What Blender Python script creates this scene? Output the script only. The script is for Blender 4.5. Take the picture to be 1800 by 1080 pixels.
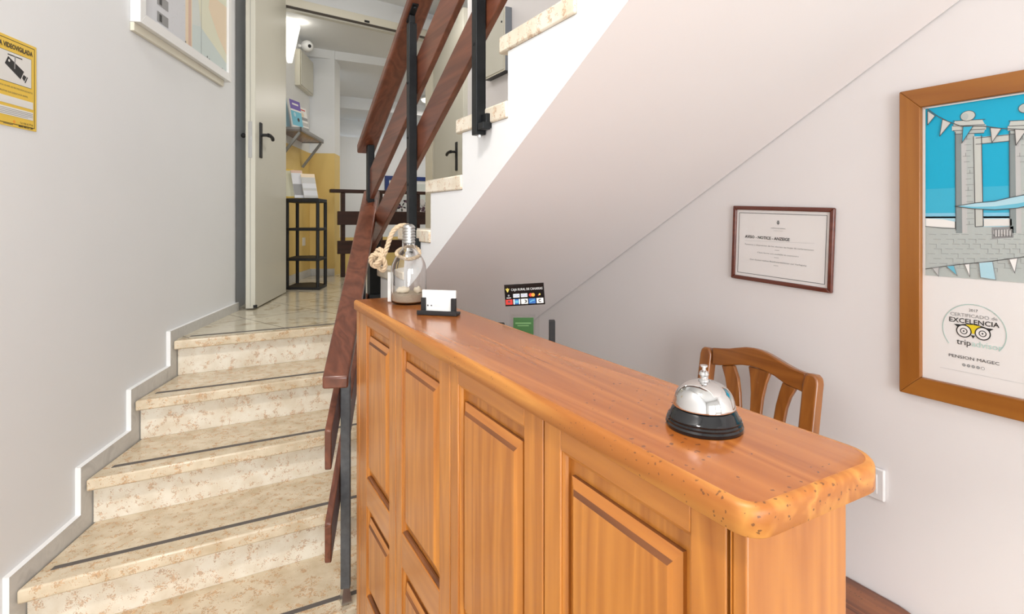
import bpy, math, random
from mathutils import Vector, Matrix
random.seed(7)
for o in list(bpy.data.objects): bpy.data.objects.remove(o)
S = bpy.context.scene
C = S.collection
# ---------------------------------------------------------------- camera
F = 974.0; CX = 900.0; HY = 385.0          # focal length and horizon, in pixels of an 1800x1080 frame
TH = math.atan((900 - 353) / F); sn, cs = math.sin(TH), math.cos(TH)
H = 1.44                                     # eye height above the ground floor
cam = bpy.data.cameras.new('camera'); co = bpy.data.objects.new('camera', cam); C.objects.link(co)
co.location = (0, 0, H); co.rotation_euler = (math.pi/2, 0, -TH)
cam.sensor_width = 36; cam.lens = F/1800*36; cam.shift_y = (HY-540)/1800; cam.clip_start = .02
S.camera = co
# ---------------------------------------------------------------- light and exposure
S.view_settings.view_transform = 'Standard'; S.view_settings.look = 'None'
S.view_settings.gamma = 1; S.view_settings.use_curve_mapping = False
S.view_settings.exposure = 0.36
W = bpy.data.worlds.new('world'); S.world = W; W.use_nodes = True
W.node_tree.nodes['Background'].inputs[0].default_value = (.80, .90, 1, 1)
W.node_tree.nodes['Background'].inputs[1].default_value = 2.5
def area(name, loc, rot, sx, sy, power, col=(1,1,1)):
    l = bpy.data.lights.new(name, 'AREA'); l.shape = 'RECTANGLE'; l.size = sx; l.size_y = sy
    l.energy = power; l.color = col
    o = bpy.data.objects.new(name, l); C.objects.link(o); o.location = loc; o.rotation_euler = rot
    return o
area('entrance_daylight', (-.85, -3.33, 1.35), (math.pi/2, 0, 0), 1.5, 2.1, 78, (.96, .98, 1))
area('shop_window_daylight', (.75, -3.33, 1.75), (math.pi/2, 0, 0), 1.0, 1.2, 28, (.97, .99, 1))

# ---------------------------------------------------------------- pixel -> world measuring helpers
def ray(px, py):
    a = (px-CX)/F
    return Vector((a*cs+sn, -a*sn+cs, -(py-HY)/F))
EYE = Vector((0, 0, H))
def onX(px, py, X): r = ray(px, py); return EYE + r*(X/r.x)
def onY(px, py, Y): r = ray(px, py); return EYE + r*(Y/r.y)
def onZ(px, py, Z): r = ray(px, py); return EYE + r*((Z-H)/r.z)
def onP(px, py, p, n): r = ray(px, py); return EYE + r*((Vector(p)-EYE).dot(n)/r.dot(n))

# ---------------------------------------------------------------- materials
def nt(name):
    m = bpy.data.materials.new(name); m.use_nodes = True
    return m, m.node_tree.nodes, m.node_tree.links, m.node_tree.nodes['Principled BSDF']
def plain(name, col, rough=.5, metal=0, noise=0, nscale=30, bump=0, **kw):
    m, N, L, B = nt(name)
    B.inputs['Base Color'].default_value = (*col, 1); B.inputs['Roughness'].default_value = rough; B.inputs['Metallic'].default_value = metal
    for k, v in kw.items(): B.inputs[k.replace('_', ' ')].default_value = v
    tc = N.new('ShaderNodeTexCoord'); no = N.new('ShaderNodeTexNoise'); no.inputs['Scale'].default_value = nscale
    L.new(tc.outputs['Object'], no.inputs['Vector'])
    if noise:
        mx = N.new('ShaderNodeMixRGB'); mx.blend_type = 'MULTIPLY'; mx.inputs[0].default_value = noise
        mx.inputs[1].default_value = (*col, 1)
        L.new(no.outputs['Fac'], mx.inputs[2]); L.new(mx.outputs[0], B.inputs['Base Color'])
    if bump:
        b = N.new('ShaderNodeBump'); b.inputs['Strength'].default_value = bump; b.inputs['Distance'].default_value = .002
        L.new(no.outputs['Fac'], b.inputs['Height']); L.new(b.outputs[0], B.inputs['Normal'])
    return m
def ramp(N, stops, interp='LINEAR'):
    r = N.new('ShaderNodeValToRGB'); r.color_ramp.interpolation = interp
    e = r.color_ramp.elements
    while len(e) > 1: e.remove(e[-1])
    e[0].position, e[0].color = stops[0][0], (*stops[0][1], 1)
    for p, c in stops[1:]:
        x = e.new(p); x.color = (*c, 1)
    return r
def wood(name, dark, light, axis='Z', scale=1.0, rough=.35, streak=.5, coat=.0, knots=0.0, bump=.15, kscale=80):
    """grain stretched along one axis"""
    m, N, L, B = nt(name)
    tc = N.new('ShaderNodeTexCoord'); mp = N.new('ShaderNodeMapping')
    v = {'X': (.06, 1, 1), 'Y': (1, .06, 1), 'Z': (1, 1, .06)}[axis]
    mp.inputs['Scale'].default_value = tuple(q*scale for q in v)
    L.new(tc.outputs['Object'], mp.inputs['Vector'])
    n1 = N.new('ShaderNodeTexNoise'); n1.inputs['Scale'].default_value = 9; n1.inputs['Detail'].default_value = 3; n1.inputs['Distortion'].default_value = .6
    L.new(mp.outputs[0], n1.inputs['Vector'])
    # ring lines from warped noise
    mul = N.new('ShaderNodeMath'); mul.operation = 'MULTIPLY'; mul.inputs[1].default_value = 14
    L.new(n1.outputs['Fac'], mul.inputs[0])
    fr = N.new('ShaderNodeMath'); fr.operation = 'PINGPONG'; fr.inputs[1].default_value = 1
    L.new(mul.outputs[0], fr.inputs[0])
    n2 = N.new('ShaderNodeTexNoise'); n2.inputs['Scale'].default_value = 90; n2.inputs['Detail'].default_value = 2
    L.new(mp.outputs[0], n2.inputs['Vector'])
    n3 = N.new('ShaderNodeTexNoise'); n3.inputs['Scale'].default_value = 2.2; n3.inputs['Detail'].default_value = 2
    L.new(mp.outputs[0], n3.inputs['Vector'])
    a = N.new('ShaderNodeMath'); a.operation = 'MULTIPLY_ADD'; a.inputs[1].default_value = .45*streak/.5
    L.new(fr.outputs[0], a.inputs[0])
    b = N.new('ShaderNodeMath'); b.operation = 'MULTIPLY'; b.inputs[1].default_value = .35; L.new(n2.outputs['Fac'], b.inputs[0])
    L.new(b.outputs[0], a.inputs[2])
    c = N.new('ShaderNodeMath'); c.operation = 'MULTIPLY_ADD'; c.inputs[1].default_value = .45
    L.new(n3.outputs['Fac'], c.inputs[0]); L.new(a.outputs[0], c.inputs[2])
    mid = tuple((x+y)/2 for x, y in zip(dark, light))
    r = ramp(N, [(.12, light), (.5, mid), (1.0, dark)]); L.new(c.outputs[0], r.inputs[0])
    out = r.outputs[0]
    if knots:
        vo = N.new('ShaderNodeTexVoronoi'); vo.inputs['Scale'].default_value = kscale; wn_ = N.new('ShaderNodeTexNoise'); wn_.inputs['Scale'].default_value = kscale*1.2; L.new(tc.outputs['Object'], wn_.inputs['Vector'])
        wa = N.new('ShaderNodeMixRGB'); wa.blend_type = 'ADD'; wa.inputs[0].default_value = .9/kscale; L.new(tc.outputs['Object'], wa.inputs[1]); L.new(wn_.outputs['Color'], wa.inputs[2]); L.new(wa.outputs[0], vo.inputs['Vector'])
        n4 = N.new('ShaderNodeTexNoise'); n4.inputs['Scale'].default_value = 7; L.new(tc.outputs['Object'], n4.inputs['Vector'])
        sub = N.new('ShaderNodeMath'); sub.operation = 'MULTIPLY_ADD'; sub.inputs[1].default_value = .55; sub.inputs[2].default_value = -.16-.06*(1-knots)
        L.new(n4.outputs['Fac'], sub.inputs[0])
        lt = N.new('ShaderNodeMath'); lt.operation = 'LESS_THAN'; L.new(vo.outputs['Distance'], lt.inputs[0]); L.new(sub.outputs[0], lt.inputs[1])
        mx = N.new('ShaderNodeMixRGB'); mx.inputs[2].default_value = (.10, .035, .012, 1)
        k = N.new('ShaderNodeMath'); k.operation = 'MULTIPLY'; k.inputs[1].default_value = .75; L.new(lt.outputs[0], k.inputs[0])
        L.new(k.outputs[0], mx.inputs[0]); L.new(out, mx.inputs[1]); out = mx.outputs[0]
    L.new(out, B.inputs['Base Color']); B.inputs['Roughness'].default_value = rough
    B.inputs['Coat Weight'].default_value = coat; B.inputs['Coat Roughness'].default_value = .12
    if bump:
        bp = N.new('ShaderNodeBump'); bp.inputs['Strength'].default_value = bump; bp.inputs['Distance'].default_value = .001
        L.new(c.outputs[0], bp.inputs['Height']); L.new(bp.outputs[0], B.inputs['Normal'])
    return m
def terrazzo(name, base, dark, rough=.22, speck=(.34, .18, .075), sscale=70, amount=.30):
    m, N, L, B = nt(name)
    tc = N.new('ShaderNodeTexCoord')
    n1 = N.new('ShaderNodeTexNoise'); n1.inputs['Scale'].default_value = 14; n1.inputs['Detail'].default_value = 5
    L.new(tc.outputs['Object'], n1.inputs['Vector'])
    r1 = ramp(N, [(.3, dark), (.62, base)]); L.new(n1.outputs['Fac'], r1.inputs[0])
    wv = N.new('ShaderNodeTexNoise'); wv.inputs['Scale'].default_value = 60; L.new(tc.outputs['Object'], wv.inputs['Vector'])
    ad = N.new('ShaderNodeMixRGB'); ad.blend_type = 'ADD'; ad.inputs[0].default_value = .03
    L.new(tc.outputs['Object'], ad.inputs[1]); L.new(wv.outputs['Color'], ad.inputs[2])
    vo = N.new('ShaderNodeTexVoronoi'); vo.inputs['Scale'].default_value = sscale; L.new(ad.outputs[0], vo.inputs['Vector'])
    n2 = N.new('ShaderNodeTexNoise'); n2.inputs['Scale'].default_value = 38; n2.inputs['Detail'].default_value = 1
    L.new(tc.outputs['Object'], n2.inputs['Vector'])
    m1 = N.new('ShaderNodeMath'); m1.operation = 'MULTIPLY_ADD'; m1.inputs[1].default_value = 1.9; m1.inputs[2].default_value = -1.05+amount
    L.new(n2.outputs['Fac'], m1.inputs[0])
    lt = N.new('ShaderNodeMath'); lt.operation = 'LESS_THAN'; L.new(vo.outputs['Distance'], lt.inputs[0]); L.new(m1.outputs[0], lt.inputs[1])
    k = N.new('ShaderNodeMath'); k.operation = 'MULTIPLY'; k.inputs[1].default_value = .6; L.new(lt.outputs[0], k.inputs[0])
    sr = ramp(N, [(.2, speck), (.8, tuple(min(1, q*1.9) for q in speck))]); L.new(vo.outputs['Color'], sr.inputs[0])
    mx = N.new('ShaderNodeMixRGB'); L.new(k.outputs[0], mx.inputs[0]); L.new(r1.outputs[0], mx.inputs[1]); L.new(sr.outputs[0], mx.inputs[2])
    L.new(mx.outputs[0], B.inputs['Base Color']); B.inputs['Roughness'].default_value = rough
    return m
def marble(name, base, vein, rough=.3, scale=6, width=.04, joints=None, ang=0):
    m, N, L, B = nt(name)
    tc = N.new('ShaderNodeTexCoord'); n1 = N.new('ShaderNodeTexNoise'); n1.inputs['Scale'].default_value = scale; n1.inputs['Detail'].default_value = 8; n1.inputs['Distortion'].default_value = 1.4
    L.new(tc.outputs['Object'], n1.inputs['Vector'])
    r = ramp(N, [(.32, vein), (.46, base), (.55, tuple(q*.93 for q in base)), (.66, base)]); L.new(n1.outputs['Fac'], r.inputs[0])
    out = r.outputs[0]
    if joints:
        mp = N.new('ShaderNodeMapping'); mp.inputs['Rotation'].default_value = (0, 0, ang); L.new(tc.outputs['Object'], mp.inputs[0])
        br = N.new('ShaderNodeTexBrick'); br.offset = 0; br.inputs['Scale'].default_value = 1; br.inputs['Mortar Size'].default_value = .003
        br.inputs['Brick Width'].default_value = joints; br.inputs['Row Height'].default_value = joints
        br.inputs['Color1'].default_value = (1, 1, 1, 1); br.inputs['Color2'].default_value = (.94, .94, .94, 1); br.inputs['Mortar'].default_value = (.25, .2, .15, 1)
        L.new(mp.outputs[0], br.inputs['Vector'])
        mx = N.new('ShaderNodeMixRGB'); mx.blend_type = 'MULTIPLY'; mx.inputs[0].default_value = 1
        L.new(out, mx.inputs[1]); L.new(br.outputs['Color'], mx.inputs[2]); out = mx.outputs[0]
    L.new(out, B.inputs['Base Color']); B.inputs['Roughness'].default_value = rough
    return m
def emit(name, col, st):
    m, N, L, B = nt(name); B.inputs['Base Color'].default_value = (*col, 1)
    B.inputs['Emission Color'].default_value = (*col, 1); B.inputs['Emission Strength'].default_value = st
    return m
M = dict(
 wall=plain('white_paint', (.80, .81, .815), .75, noise=.04, nscale=3, bump=.05),
 wallr=plain('warm_white_wall', (.80, .765, .755), .75, noise=.04, nscale=3, bump=.05),  # slightly pinkish white on the right wall
 soffit=plain('soffit_white', (.82, .775, .77), .75, noise=.03, nscale=3, bump=.05),
 cream=plain('cream_paint', (.74, .70, .58), .35, noise=.06, nscale=5),
 leaf=plain('door_paint', (.64, .62, .53), .35, noise=.05, nscale=4),
 yellow=plain('yellow_dado_paint', (.80, .58, .20), .6, noise=.08, nscale=5),
 stone=terrazzo('speckled_stone_tread', (.72, .62, .46), (.56, .45, .30), .2, sscale=170, amount=.37),  # riser stone kept darker, with the treads' shade in the colour
 riser=terrazzo('speckled_stone_riser', (.82, .76, .64), (.70, .61, .47), .3, sscale=190, amount=.32),
 grip=plain('grey_grip_strip', (.115, .10, .09), .7),
 skirt=marble('grey_marble_skirting', (.62, .61, .58), (.50, .49, .47), .35, 9),
 white=plain('white_gloss', (.85, .85, .84), .35),
 landing=marble('landing_marble', (.70, .64, .50), (.44, .37, .25), .12, 7, joints=.42, ang=-.38),
 ground=terrazzo('ground_floor_stone', (.55, .45, .32), (.42, .34, .23), .3),
 rail=wood('reddish_brown_wood', (.075, .020, .009), (.22, .072, .036), 'Y', 1.0, .34, .5, .15),
 darkwood=wood('very_dark_wood', (.018, .006, .004), (.05, .015, .009), 'X', 1, .35),
 pineV=wood('honey_pine_upright', (.34, .105, .014), (.62, .250, .042), 'Z', 1.3, .32, .5, .15),
 pineY=wood('honey_pine_along', (.34, .100, .013), (.60, .240, .040), 'Y', 1.0, .30, .42, .3),
 pineTop=wood('varnished_counter_top', (.27, .070, .010), (.50, .172, .030), 'Y', 1.1, .24, .5, .35, knots=.5, bump=.04),
 pineEdge=wood('worn_pale_pine_edge', (.38, .125, .02), (.66, .30, .065), 'Y', 1.4, .45, .8, 0, knots=1.4, kscale=150, bump=.12),
 pineDark=wood('dark_pine_bevel', (.09, .028, .008), (.30, .10, .022), 'Y', 1.3, .5, .6),  # darker brown pine for the horizontal bevels and lower mouldings
 chair=wood('chestnut_pine', (.20, .060, .010), (.43, .155, .028), 'Z', 1.1, .3, .5, .4),
 chairY=wood('chestnut_pine_along', (.20, .060, .010), (.43, .155, .028), 'Y', 1.1, .3, .5, .4),
 frame=wood('teak_frame_along', (.24, .075, .010), (.42, .165, .028), 'Y', .8, .38, .4, .1),
 frameV=wood('teak_frame_upright', (.24, .075, .010), (.42, .165, .028), 'Z', .8, .38, .4, .1),
 mahog=wood('mahogany_frame', (.075, .016, .010), (.20, .05, .028), 'Y', 1, .25, .4, .4),
 slab=wood('dark_knotty_slab', (.09, .022, .008), (.36, .12, .035), 'Y', .9, .3, .8, .3, knots=.8),
 iron=plain('black_iron', (.016, .018, .020), .42, .5, noise=.5, nscale=40, bump=.3),
 worniron=plain('worn_grey_iron', (.16, .165, .17), .55, .3, noise=.6, nscale=45, bump=.3),
 black=plain('black_plastic', (.010, .010, .011), .6),
 blackg=plain('black_gloss', (.008, .008, .009), .08),
 chrome=plain('chrome', (.66, .65, .64), .06, 1),
 steel=plain('brushed_steel', (.55, .55, .54), .3, 1),
 zinc=plain('grey_zinc', (.28, .28, .27), .5, .5),
 grey=plain('blue_grey_metal', (.20, .22, .25), .5, .2),
 paper=plain('white_paper', (.84, .83, .80), .55),
 cardp=plain('pink_white_paper', (.80, .77, .75), .4),
 rope=plain('jute_rope', (.66, .50, .33), .9, noise=.35, nscale=220, bump=.8),
 sand=plain('grey_brown_sand', (.66, .56, .42), .95, noise=.4, nscale=400),
 shell=plain('cream_shell', (.88, .78, .60), .5, noise=.1),
 glass=plain('clear_glass', (1, 1, 1), .02, Transmission_Weight=1.0, IOR=1.45),
 acryl=plain('clear_acrylic', (.95, .95, .95), .05, Transmission_Weight=1.0, IOR=1.2),
 lampglow=emit('lamp_glass', (1, .97, .88), .95),
)
def flat(name, col, rough=.5): 
    if name not in M: M[name] = plain(name, col, rough)
    return name
for n, c in dict(ink=(.02, .02, .02), dgrey=(.09, .09, .09), mgrey=(.28, .28, .28), lgrey=(.52, .52, .51), sky=(.0, .40, .62), sky2=(.04, .44, .64), seab=(.22, .55, .74), palesea=(.42, .66, .75),
                 tower=(.46, .50, .48), towerd=(.24, .28, .28), tower2=(.56, .58, .54), flag=(.62, .60, .57), teal=(.48, .68, .62), owly=(.75, .58, .02), green=(.03, .115, .025), lgreen=(.13, .27, .10),
                 red=(.62, .04, .03), orange=(.85, .36, .04), mblue=(.03, .14, .45), cyan=(.15, .50, .65), gold=(.75, .60, .12), syel=(.80, .54, .07), swhite=(.74, .73, .70), purple=(.16, .10, .42),
                 frameblue=(.008, .03, .16), wash=(.66, .70, .66), wash2=(.60, .68, .66), washy=(.74, .74, .58), washo=(.80, .66, .48), washl=(.66, .67, .70), washp=(.66, .46, .36), plum=(.10, .05, .07), petal=(.62, .58, .56)).items():
    flat(n, c)

# ---------------------------------------------------------------- mesh building
class MB:
    def __init__(s): s.v = []; s.f = []; s.m = []; s.mats = []
    def mi(s, mat):
        if mat not in s.mats: s.mats.append(mat)
        return s.mats.index(mat)
    def add(s, vs, fs, mat):
        k = len(s.v); s.v += [Vector(v) for v in vs]; i = s.mi(mat)
        for f in fs: s.f.append([k+q for q in f]); s.m.append(i)
        return s
    def hexa(s, p, mat, mats=None):   # p: 4 bottom ccw, 4 top
        fs = [(3,2,1,0), (4,5,6,7), (0,1,5,4), (1,2,6,5), (2,3,7,6), (3,0,4,7)]
        if mats is None: return s.add(p, fs, mat)
        k = len(s.v); s.v += [Vector(v) for v in p]
        for f, mm in zip(fs, mats): s.f.append([k+q for q in f]); s.m.append(s.mi(mm or mat))
        return s
    def box(s, x0, x1, y0, y1, z0, z1, mat, mats=None):
        return s.hexa([(x0,y0,z0),(x1,y0,z0),(x1,y1,z0),(x0,y1,z0),(x0,y0,z1),(x1,y0,z1),(x1,y1,z1),(x0,y1,z1)], mat, mats)
    def obox(s, c, ax, ay, az, hx, hy, hz, mat):
        c = Vector(c); ax, ay, az = (Vector(q).normalized() for q in (ax, ay, az))
        P = [c+ax*hx*i+ay*hy*j+az*hz*k for k in (-1,1) for i, j in ((-1,-1),(1,-1),(1,1),(-1,1))]
        return s.hexa(P, mat)
    def prism(s, poly, t, mat, side=None):   # poly: 3D points (planar), t: extrusion vector
        n = len(poly); t = Vector(t); P = [Vector(p) for p in poly]; Q = [p+t for p in P]
        nrm = sum(((P[i].cross(P[(i+1) % n])) for i in range(n)), Vector())
        fl = nrm.dot(t) > 0
        a = list(range(n)); b = [n+i for i in range(n)]
        k = len(s.v); s.v += P+Q
        caps = [a[::-1], b] if fl else [a, b[::-1]]
        for f in caps: s.f.append([k+q for q in f]); s.m.append(s.mi(mat))
        for i in range(n):
            j = (i+1) % n; q = (i, j, n+j, n+i) if fl else (n+i, n+j, j, i)
            s.f.append([k+w for w in q]); s.m.append(s.mi(side or mat))
        return s
    def tube(s, path, r, mat, n=10, cap=True):
        P = [Vector(p) for p in path]; R = r if isinstance(r, (list, tuple)) else [r]*len(P)
        up = None; rings = []
        for i, p in enumerate(P):
            t = (P[min(i+1, len(P)-1)]-P[max(i-1, 0)]).normalized()
            if up is None: up = t.orthogonal().normalized()
            up = (up-t*up.dot(t)).normalized(); b = t.cross(up)
            rings.append([p+(up*math.cos(a)+b*math.sin(a))*R[i] for a in (2*math.pi*j/n for j in range(n))])
        k = len(s.v); i0 = s.mi(mat)
        for rg in rings: s.v += rg
        for i in range(len(P)-1):
            for j in range(n):
                s.f.append([k+i*n+j, k+i*n+(j+1) % n, k+(i+1)*n+(j+1) % n, k+(i+1)*n+j]); s.m.append(i0)
        if cap:
            s.f.append([k+j for j in range(n)][::-1]); s.m.append(i0)
            s.f.append([k+(len(P)-1)*n+j for j in range(n)]); s.m.append(i0)
        return s
    def lathe(s, c, prof, mat, n=48, axis=(0,0,1)):
        c = Vector(c); az = Vector(axis).normalized(); ax = az.orthogonal().normalized(); ay = az.cross(ax)
        k = len(s.v); i0 = s.mi(mat)
        for r, z in prof:
            s.v += [c+az*z+(ax*math.cos(2*math.pi*j/n)+ay*math.sin(2*math.pi*j/n))*max(r, 1e-5) for j in range(n)]
        for i in range(len(prof)-1):
            for j in range(n):
                s.f.append([k+i*n+j, k+i*n+(j+1) % n, k+(i+1)*n+(j+1) % n, k+(i+1)*n+j]); s.m.append(i0)
        return s
    def ball(s, c, r, mat, sc=(1,1,1), n=16):
        prof = [(math.sin(math.pi*i/10)*r, -math.cos(math.pi*i/10)*r) for i in range(11)]
        k = len(s.v); s.lathe((0,0,0), prof, mat, n)
        for i in range(k, len(s.v)): q = s.v[i]; s.v[i] = Vector((q.x*sc[0], q.y*sc[1], q.z*sc[2]))+Vector(c)
        return s
    def build(s, name, parent=None, bevel=0, seg=2, smooth=True, origin=None, angle=35):
        me = bpy.data.meshes.new(name)
        if parent is not None: og = Vector(parent['_w'])
        elif origin is not None: og = Vector(origin)
        else:
            xs = [v.x for v in s.v]; ys = [v.y for v in s.v]; zs = [v.z for v in s.v]
            og = Vector(((min(xs)+max(xs))/2, (min(ys)+max(ys))/2, min(zs)))
        me.from_pydata([v-og for v in s.v], [], s.f)
        for mm in s.mats: me.materials.append(M[mm] if isinstance(mm, str) else mm)
        me.polygons.foreach_set('material_index', s.m)
        if smooth:
            me.polygons.foreach_set('use_smooth', [True]*len(me.polygons)); me.set_sharp_from_angle(angle=math.radians(angle))
        me.update()
        o = bpy.data.objects.new(name, me); C.objects.link(o); o['_w'] = list(og)
        if parent is not None: o.parent = parent; o.location = (0, 0, 0)
        else: o.location = og
        if bevel:
            b = o.modifiers.new('bevel', 'BEVEL'); b.width = bevel; b.segments = seg; b.limit_method = 'ANGLE'; b.angle_limit = math.radians(40); b.harden_normals = False
        return o
def tag(o, label, cat=None, group=None):
    o['label'] = label
    if cat: o['category'] = cat
    if group: o['group'] = group
    return o
def thing(name, loc, label, cat, group=None):
    o = bpy.data.objects.new(name, None); C.objects.link(o); o.location = loc; o['_w'] = list(loc); o.empty_display_size = .05
    return tag(o, label, cat, group)
def struct(o, label=None):
    o['kind'] = 'structure'
    if label: o['label'] = label
    return o
def sub(o):            # a part may carry sub-parts: same origin
    return o
_tc = {}
def text_geo(txt, size, align='CENTER', bold=0.0):
    key = (txt, size, align, bold)
    if key in _tc: return _tc[key]
    cu = bpy.data.curves.new('t', 'FONT'); cu.body = txt; cu.size = size; cu.align_x = align; cu.resolution_u = 2; cu.offset = bold
    o = bpy.data.objects.new('t', cu); C.objects.link(o)
    dg = bpy.context.evaluated_depsgraph_get(); dg.update()
    me = bpy.data.meshes.new_from_object(o.evaluated_get(dg))
    r = ([v.co.copy() for v in me.vertices], [list(p.vertices) for p in me.polygons])
    bpy.data.objects.remove(o); bpy.data.curves.remove(cu); bpy.data.meshes.remove(me)
    _tc[key] = r; return r
class Canvas:
    """flat print: polygons and lettering laid in layers a few tenths of a millimetre apart"""
    def __init__(s, p, right, up, step=.00025):
        s.p = Vector(p); s.r = Vector(right).normalized(); s.u = Vector(up).normalized(); s.n = s.r.cross(s.u); s.mb = MB(); s.k = 0; s.step = step
    def uv(s, px, py):      # photo measurement -> print coordinates
        q = onP(px, py, s.p, s.n)-s.p; return (q.dot(s.r), q.dot(s.u))
    def at(s, a, b, k): return s.p+s.r*a+s.u*b+s.n*(k*s.step)
    def poly(s, pts, mat, k=1):
        P = [s.at(a, b, k) for a, b in pts]
        ar = sum(pts[i][0]*pts[(i+1) % len(pts)][1]-pts[(i+1) % len(pts)][0]*pts[i][1] for i in range(len(pts)))
        if ar < 0: P = P[::-1]
        s.mb.add(P, [list(range(len(P)))], mat); return s
    def pp(s, pts, mat, k=1): return s.poly([s.uv(*q) for q in pts], mat, k)
    def rect(s, a0, b0, a1, b1, mat, k=1): return s.poly([(a0,b0),(a1,b0),(a1,b1),(a0,b1)], mat, k)
    def line(s, pts, w, mat, k=2, px=False):
        if px: pts = [s.uv(*q) for q in pts]
        for (a, b), (c, d) in zip(pts[:-1], pts[1:]):
            dx, dy = c-a, d-b; l = math.hypot(dx, dy) or 1; nx, ny = -dy/l*w/2, dx/l*w/2; ex, ey = dx/l*w*.3, dy/l*w*.3
            s.poly([(a-ex+nx, b-ey+ny), (a-ex-nx, b-ey-ny), (c+ex-nx, d+ey-ny), (c+ex+nx, d+ey+ny)], mat, k)
        return s
    def disc(s, a, b, r, mat, k=1, n=24, ry=None):
        return s.poly([(a+r*math.cos(2*math.pi*i/n), b+(ry or r)*math.sin(2*math.pi*i/n)) for i in range(n)], mat, k)
    def arc(s, a, b, r, w, a0, a1, mat, k=2, n=40):
        pts = [(a+r*math.cos(math.radians(a0+(a1-a0)*i/n)), b+r*math.sin(math.radians(a0+(a1-a0)*i/n))) for i in range(n+1)]
        return s.line(pts, w, mat, k)
    def text(s, txt, a, b, size, mat, k=3, align='CENTER', sx=1.0, bold=0.0):
        V, Fs = text_geo(txt, size, align, bold)
        s.mb.add([s.at(a+v.x*sx, b+v.y, k) for v in V], Fs, mat); return s
    def build(s, name, parent): return s.mb.build(name, parent, smooth=False)

# ================================================================ SETTING
LZ = H-.575                       # landing level
RIS = .173
NOSE = [3.05, 2.735, 2.435, 2.13, 1.825, 1.52]     # nosing lines of the lower flight, landing first
STEPZ = [LZ-RIS*i for i in range(6)]
LSL = .392                        # slope of the left wall in plan
def XL(Y, off=0): return -.116+LSL*(Y-3.05)+off*math.sqrt(1+LSL*LSL)     # skirting face line
ldir = Vector((LSL, 1, 0)).normalized(); lnor = Vector((ldir.y, -ldir.x, 0))
ST = .018                          # skirting thickness
TOP = 4.3
def wall_strip(p, q, z0, z1, t, mat='wall', mats=None):   # vertical wall from p to q, thickness on the left side of p->q
    p = Vector((*p, 0)); q = Vector((*q, 0)); d = (q-p).normalized(); n = Vector((-d.y, d.x, 0))*t
    b = MB(); P = [p, q, q+n, p+n]
    b.hexa([Vector((v.x, v.y, z0)) for v in P]+[Vector((v.x, v.y, z1)) for v in P], mat)
    return b
YB = -3.4
# ground floor
b = MB(); b.box(-2.9, 1.75, YB-.1, 3.0, -.1, 0, 'ground'); struct(b.build('floor', smooth=False))
# left wall, stops where the door leaf folds back
b = wall_strip((XL(YB, -ST), YB), (XL(3.875, -ST), 3.875), 0, TOP, .2)
struct(b.build('wall_left', smooth=False))
rp = Vector((XL(3.875, -ST), 3.875, 0)); rq = rp-lnor*.03
b = wall_strip((rq.x, rq.y), (rq.x+ldir.x*.95, rq.y+ldir.y*.95), LZ, TOP, .07)
struct(b.build('wall_recess', smooth=False))
# right wall
b = MB(); b.box(1.53, 1.68, YB, 3.32, 0, TOP, 'wallr'); struct(b.build('wall_right', smooth=False))
b = MB(); b.box(1.93, 2.05, 3.17, 4.86, LZ, TOP, 'wall'); b.box(1.681, 1.93, 3.17, 3.32, LZ, TOP, 'wall'); struct(b.build('wall_landing', smooth=False))
# back wall of the lobby (behind the camera) with the entrance and a shop window
b = MB()
for x0, x1, z0, z1 in ((-2.75, -1.6, 0, TOP), (-1.6, -.1, 2.4, TOP), (-.1, .25, 0, TOP), (.25, 1.25, 0, 1.15), (.25, 1.25, 2.35, TOP), (1.25, 1.53, 0, TOP)):
    b.box(x0, x1, YB-.1, YB, z0, z1, 'wall')
struct(b.build('wall_entrance', smooth=False))
d3 = MB(); 
for x0, x1, z0, z1 in ((-1.6, -1.52, 0, 2.4), (-.18, -.1, 0, 2.4), (-.89, -.81, 0, 2.4), (-1.52, -.18, 2.3, 2.4), (-1.52, -.89, 0, .12), (-.81, -.18, 0, .12)):
    d3.box(x0, x1, YB-.08, YB-.02, z0, z1, 'grey')
struct(d3.build('door_3', smooth=False), 'glazed entrance door in a dark frame')
w1 = MB()
for x0, x1, z0, z1 in ((.25, .30, 1.15, 2.35), (1.20, 1.25, 1.15, 2.35), (.30, 1.20, 1.15, 1.20), (.30, 1.20, 2.30, 2.35), (.73, .77, 1.2, 2.3)):
    w1.box(x0, x1, YB-.08, YB-.02, z0, z1, 'white')
struct(w1.build('window_1', smooth=False))
b = MB(); b.box(-2.9, 2.05, YB-.1, 3.17, TOP, TOP+.1, 'wall'); struct(b.build('ceiling', smooth=False))
LC = H+1.88
b = MB(); b.box(-.5, 1.93, 3.18, 4.95, LC, LC+.1, 'wall'); b.box(-.5, 1.53, 3.10, 3.18, LC, TOP, 'wall'); struct(b.build('ceiling_landing', smooth=False))
# landing floor and the hall beyond the doors
A = Vector((.545, 4.60, 0)); Bp = Vector((1.86, 4.80, 0)); wd = (Bp-A).normalized(); wn = Vector((-wd.y, wd.x, 0))
HD = H+1.655                        # door head
b = MB(); b.prism([(XL(3.09, -ST)+.0, 3.095, LZ-.04), (.69, 3.095, LZ-.04), (1.53, 3.095, LZ-.04), (1.93, 3.33, LZ-.04), (3.4, 5.0, LZ-.04), (3.4, 5.72, LZ-.04), (.9, 5.95, LZ-.04), (.0, 4.6, LZ-.04), (.0, 3.9, LZ-.04)], (0, 0, .04), 'landing')
struct(b.build('floor_landing', smooth=False), 'pale veined marble landing floor')
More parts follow.
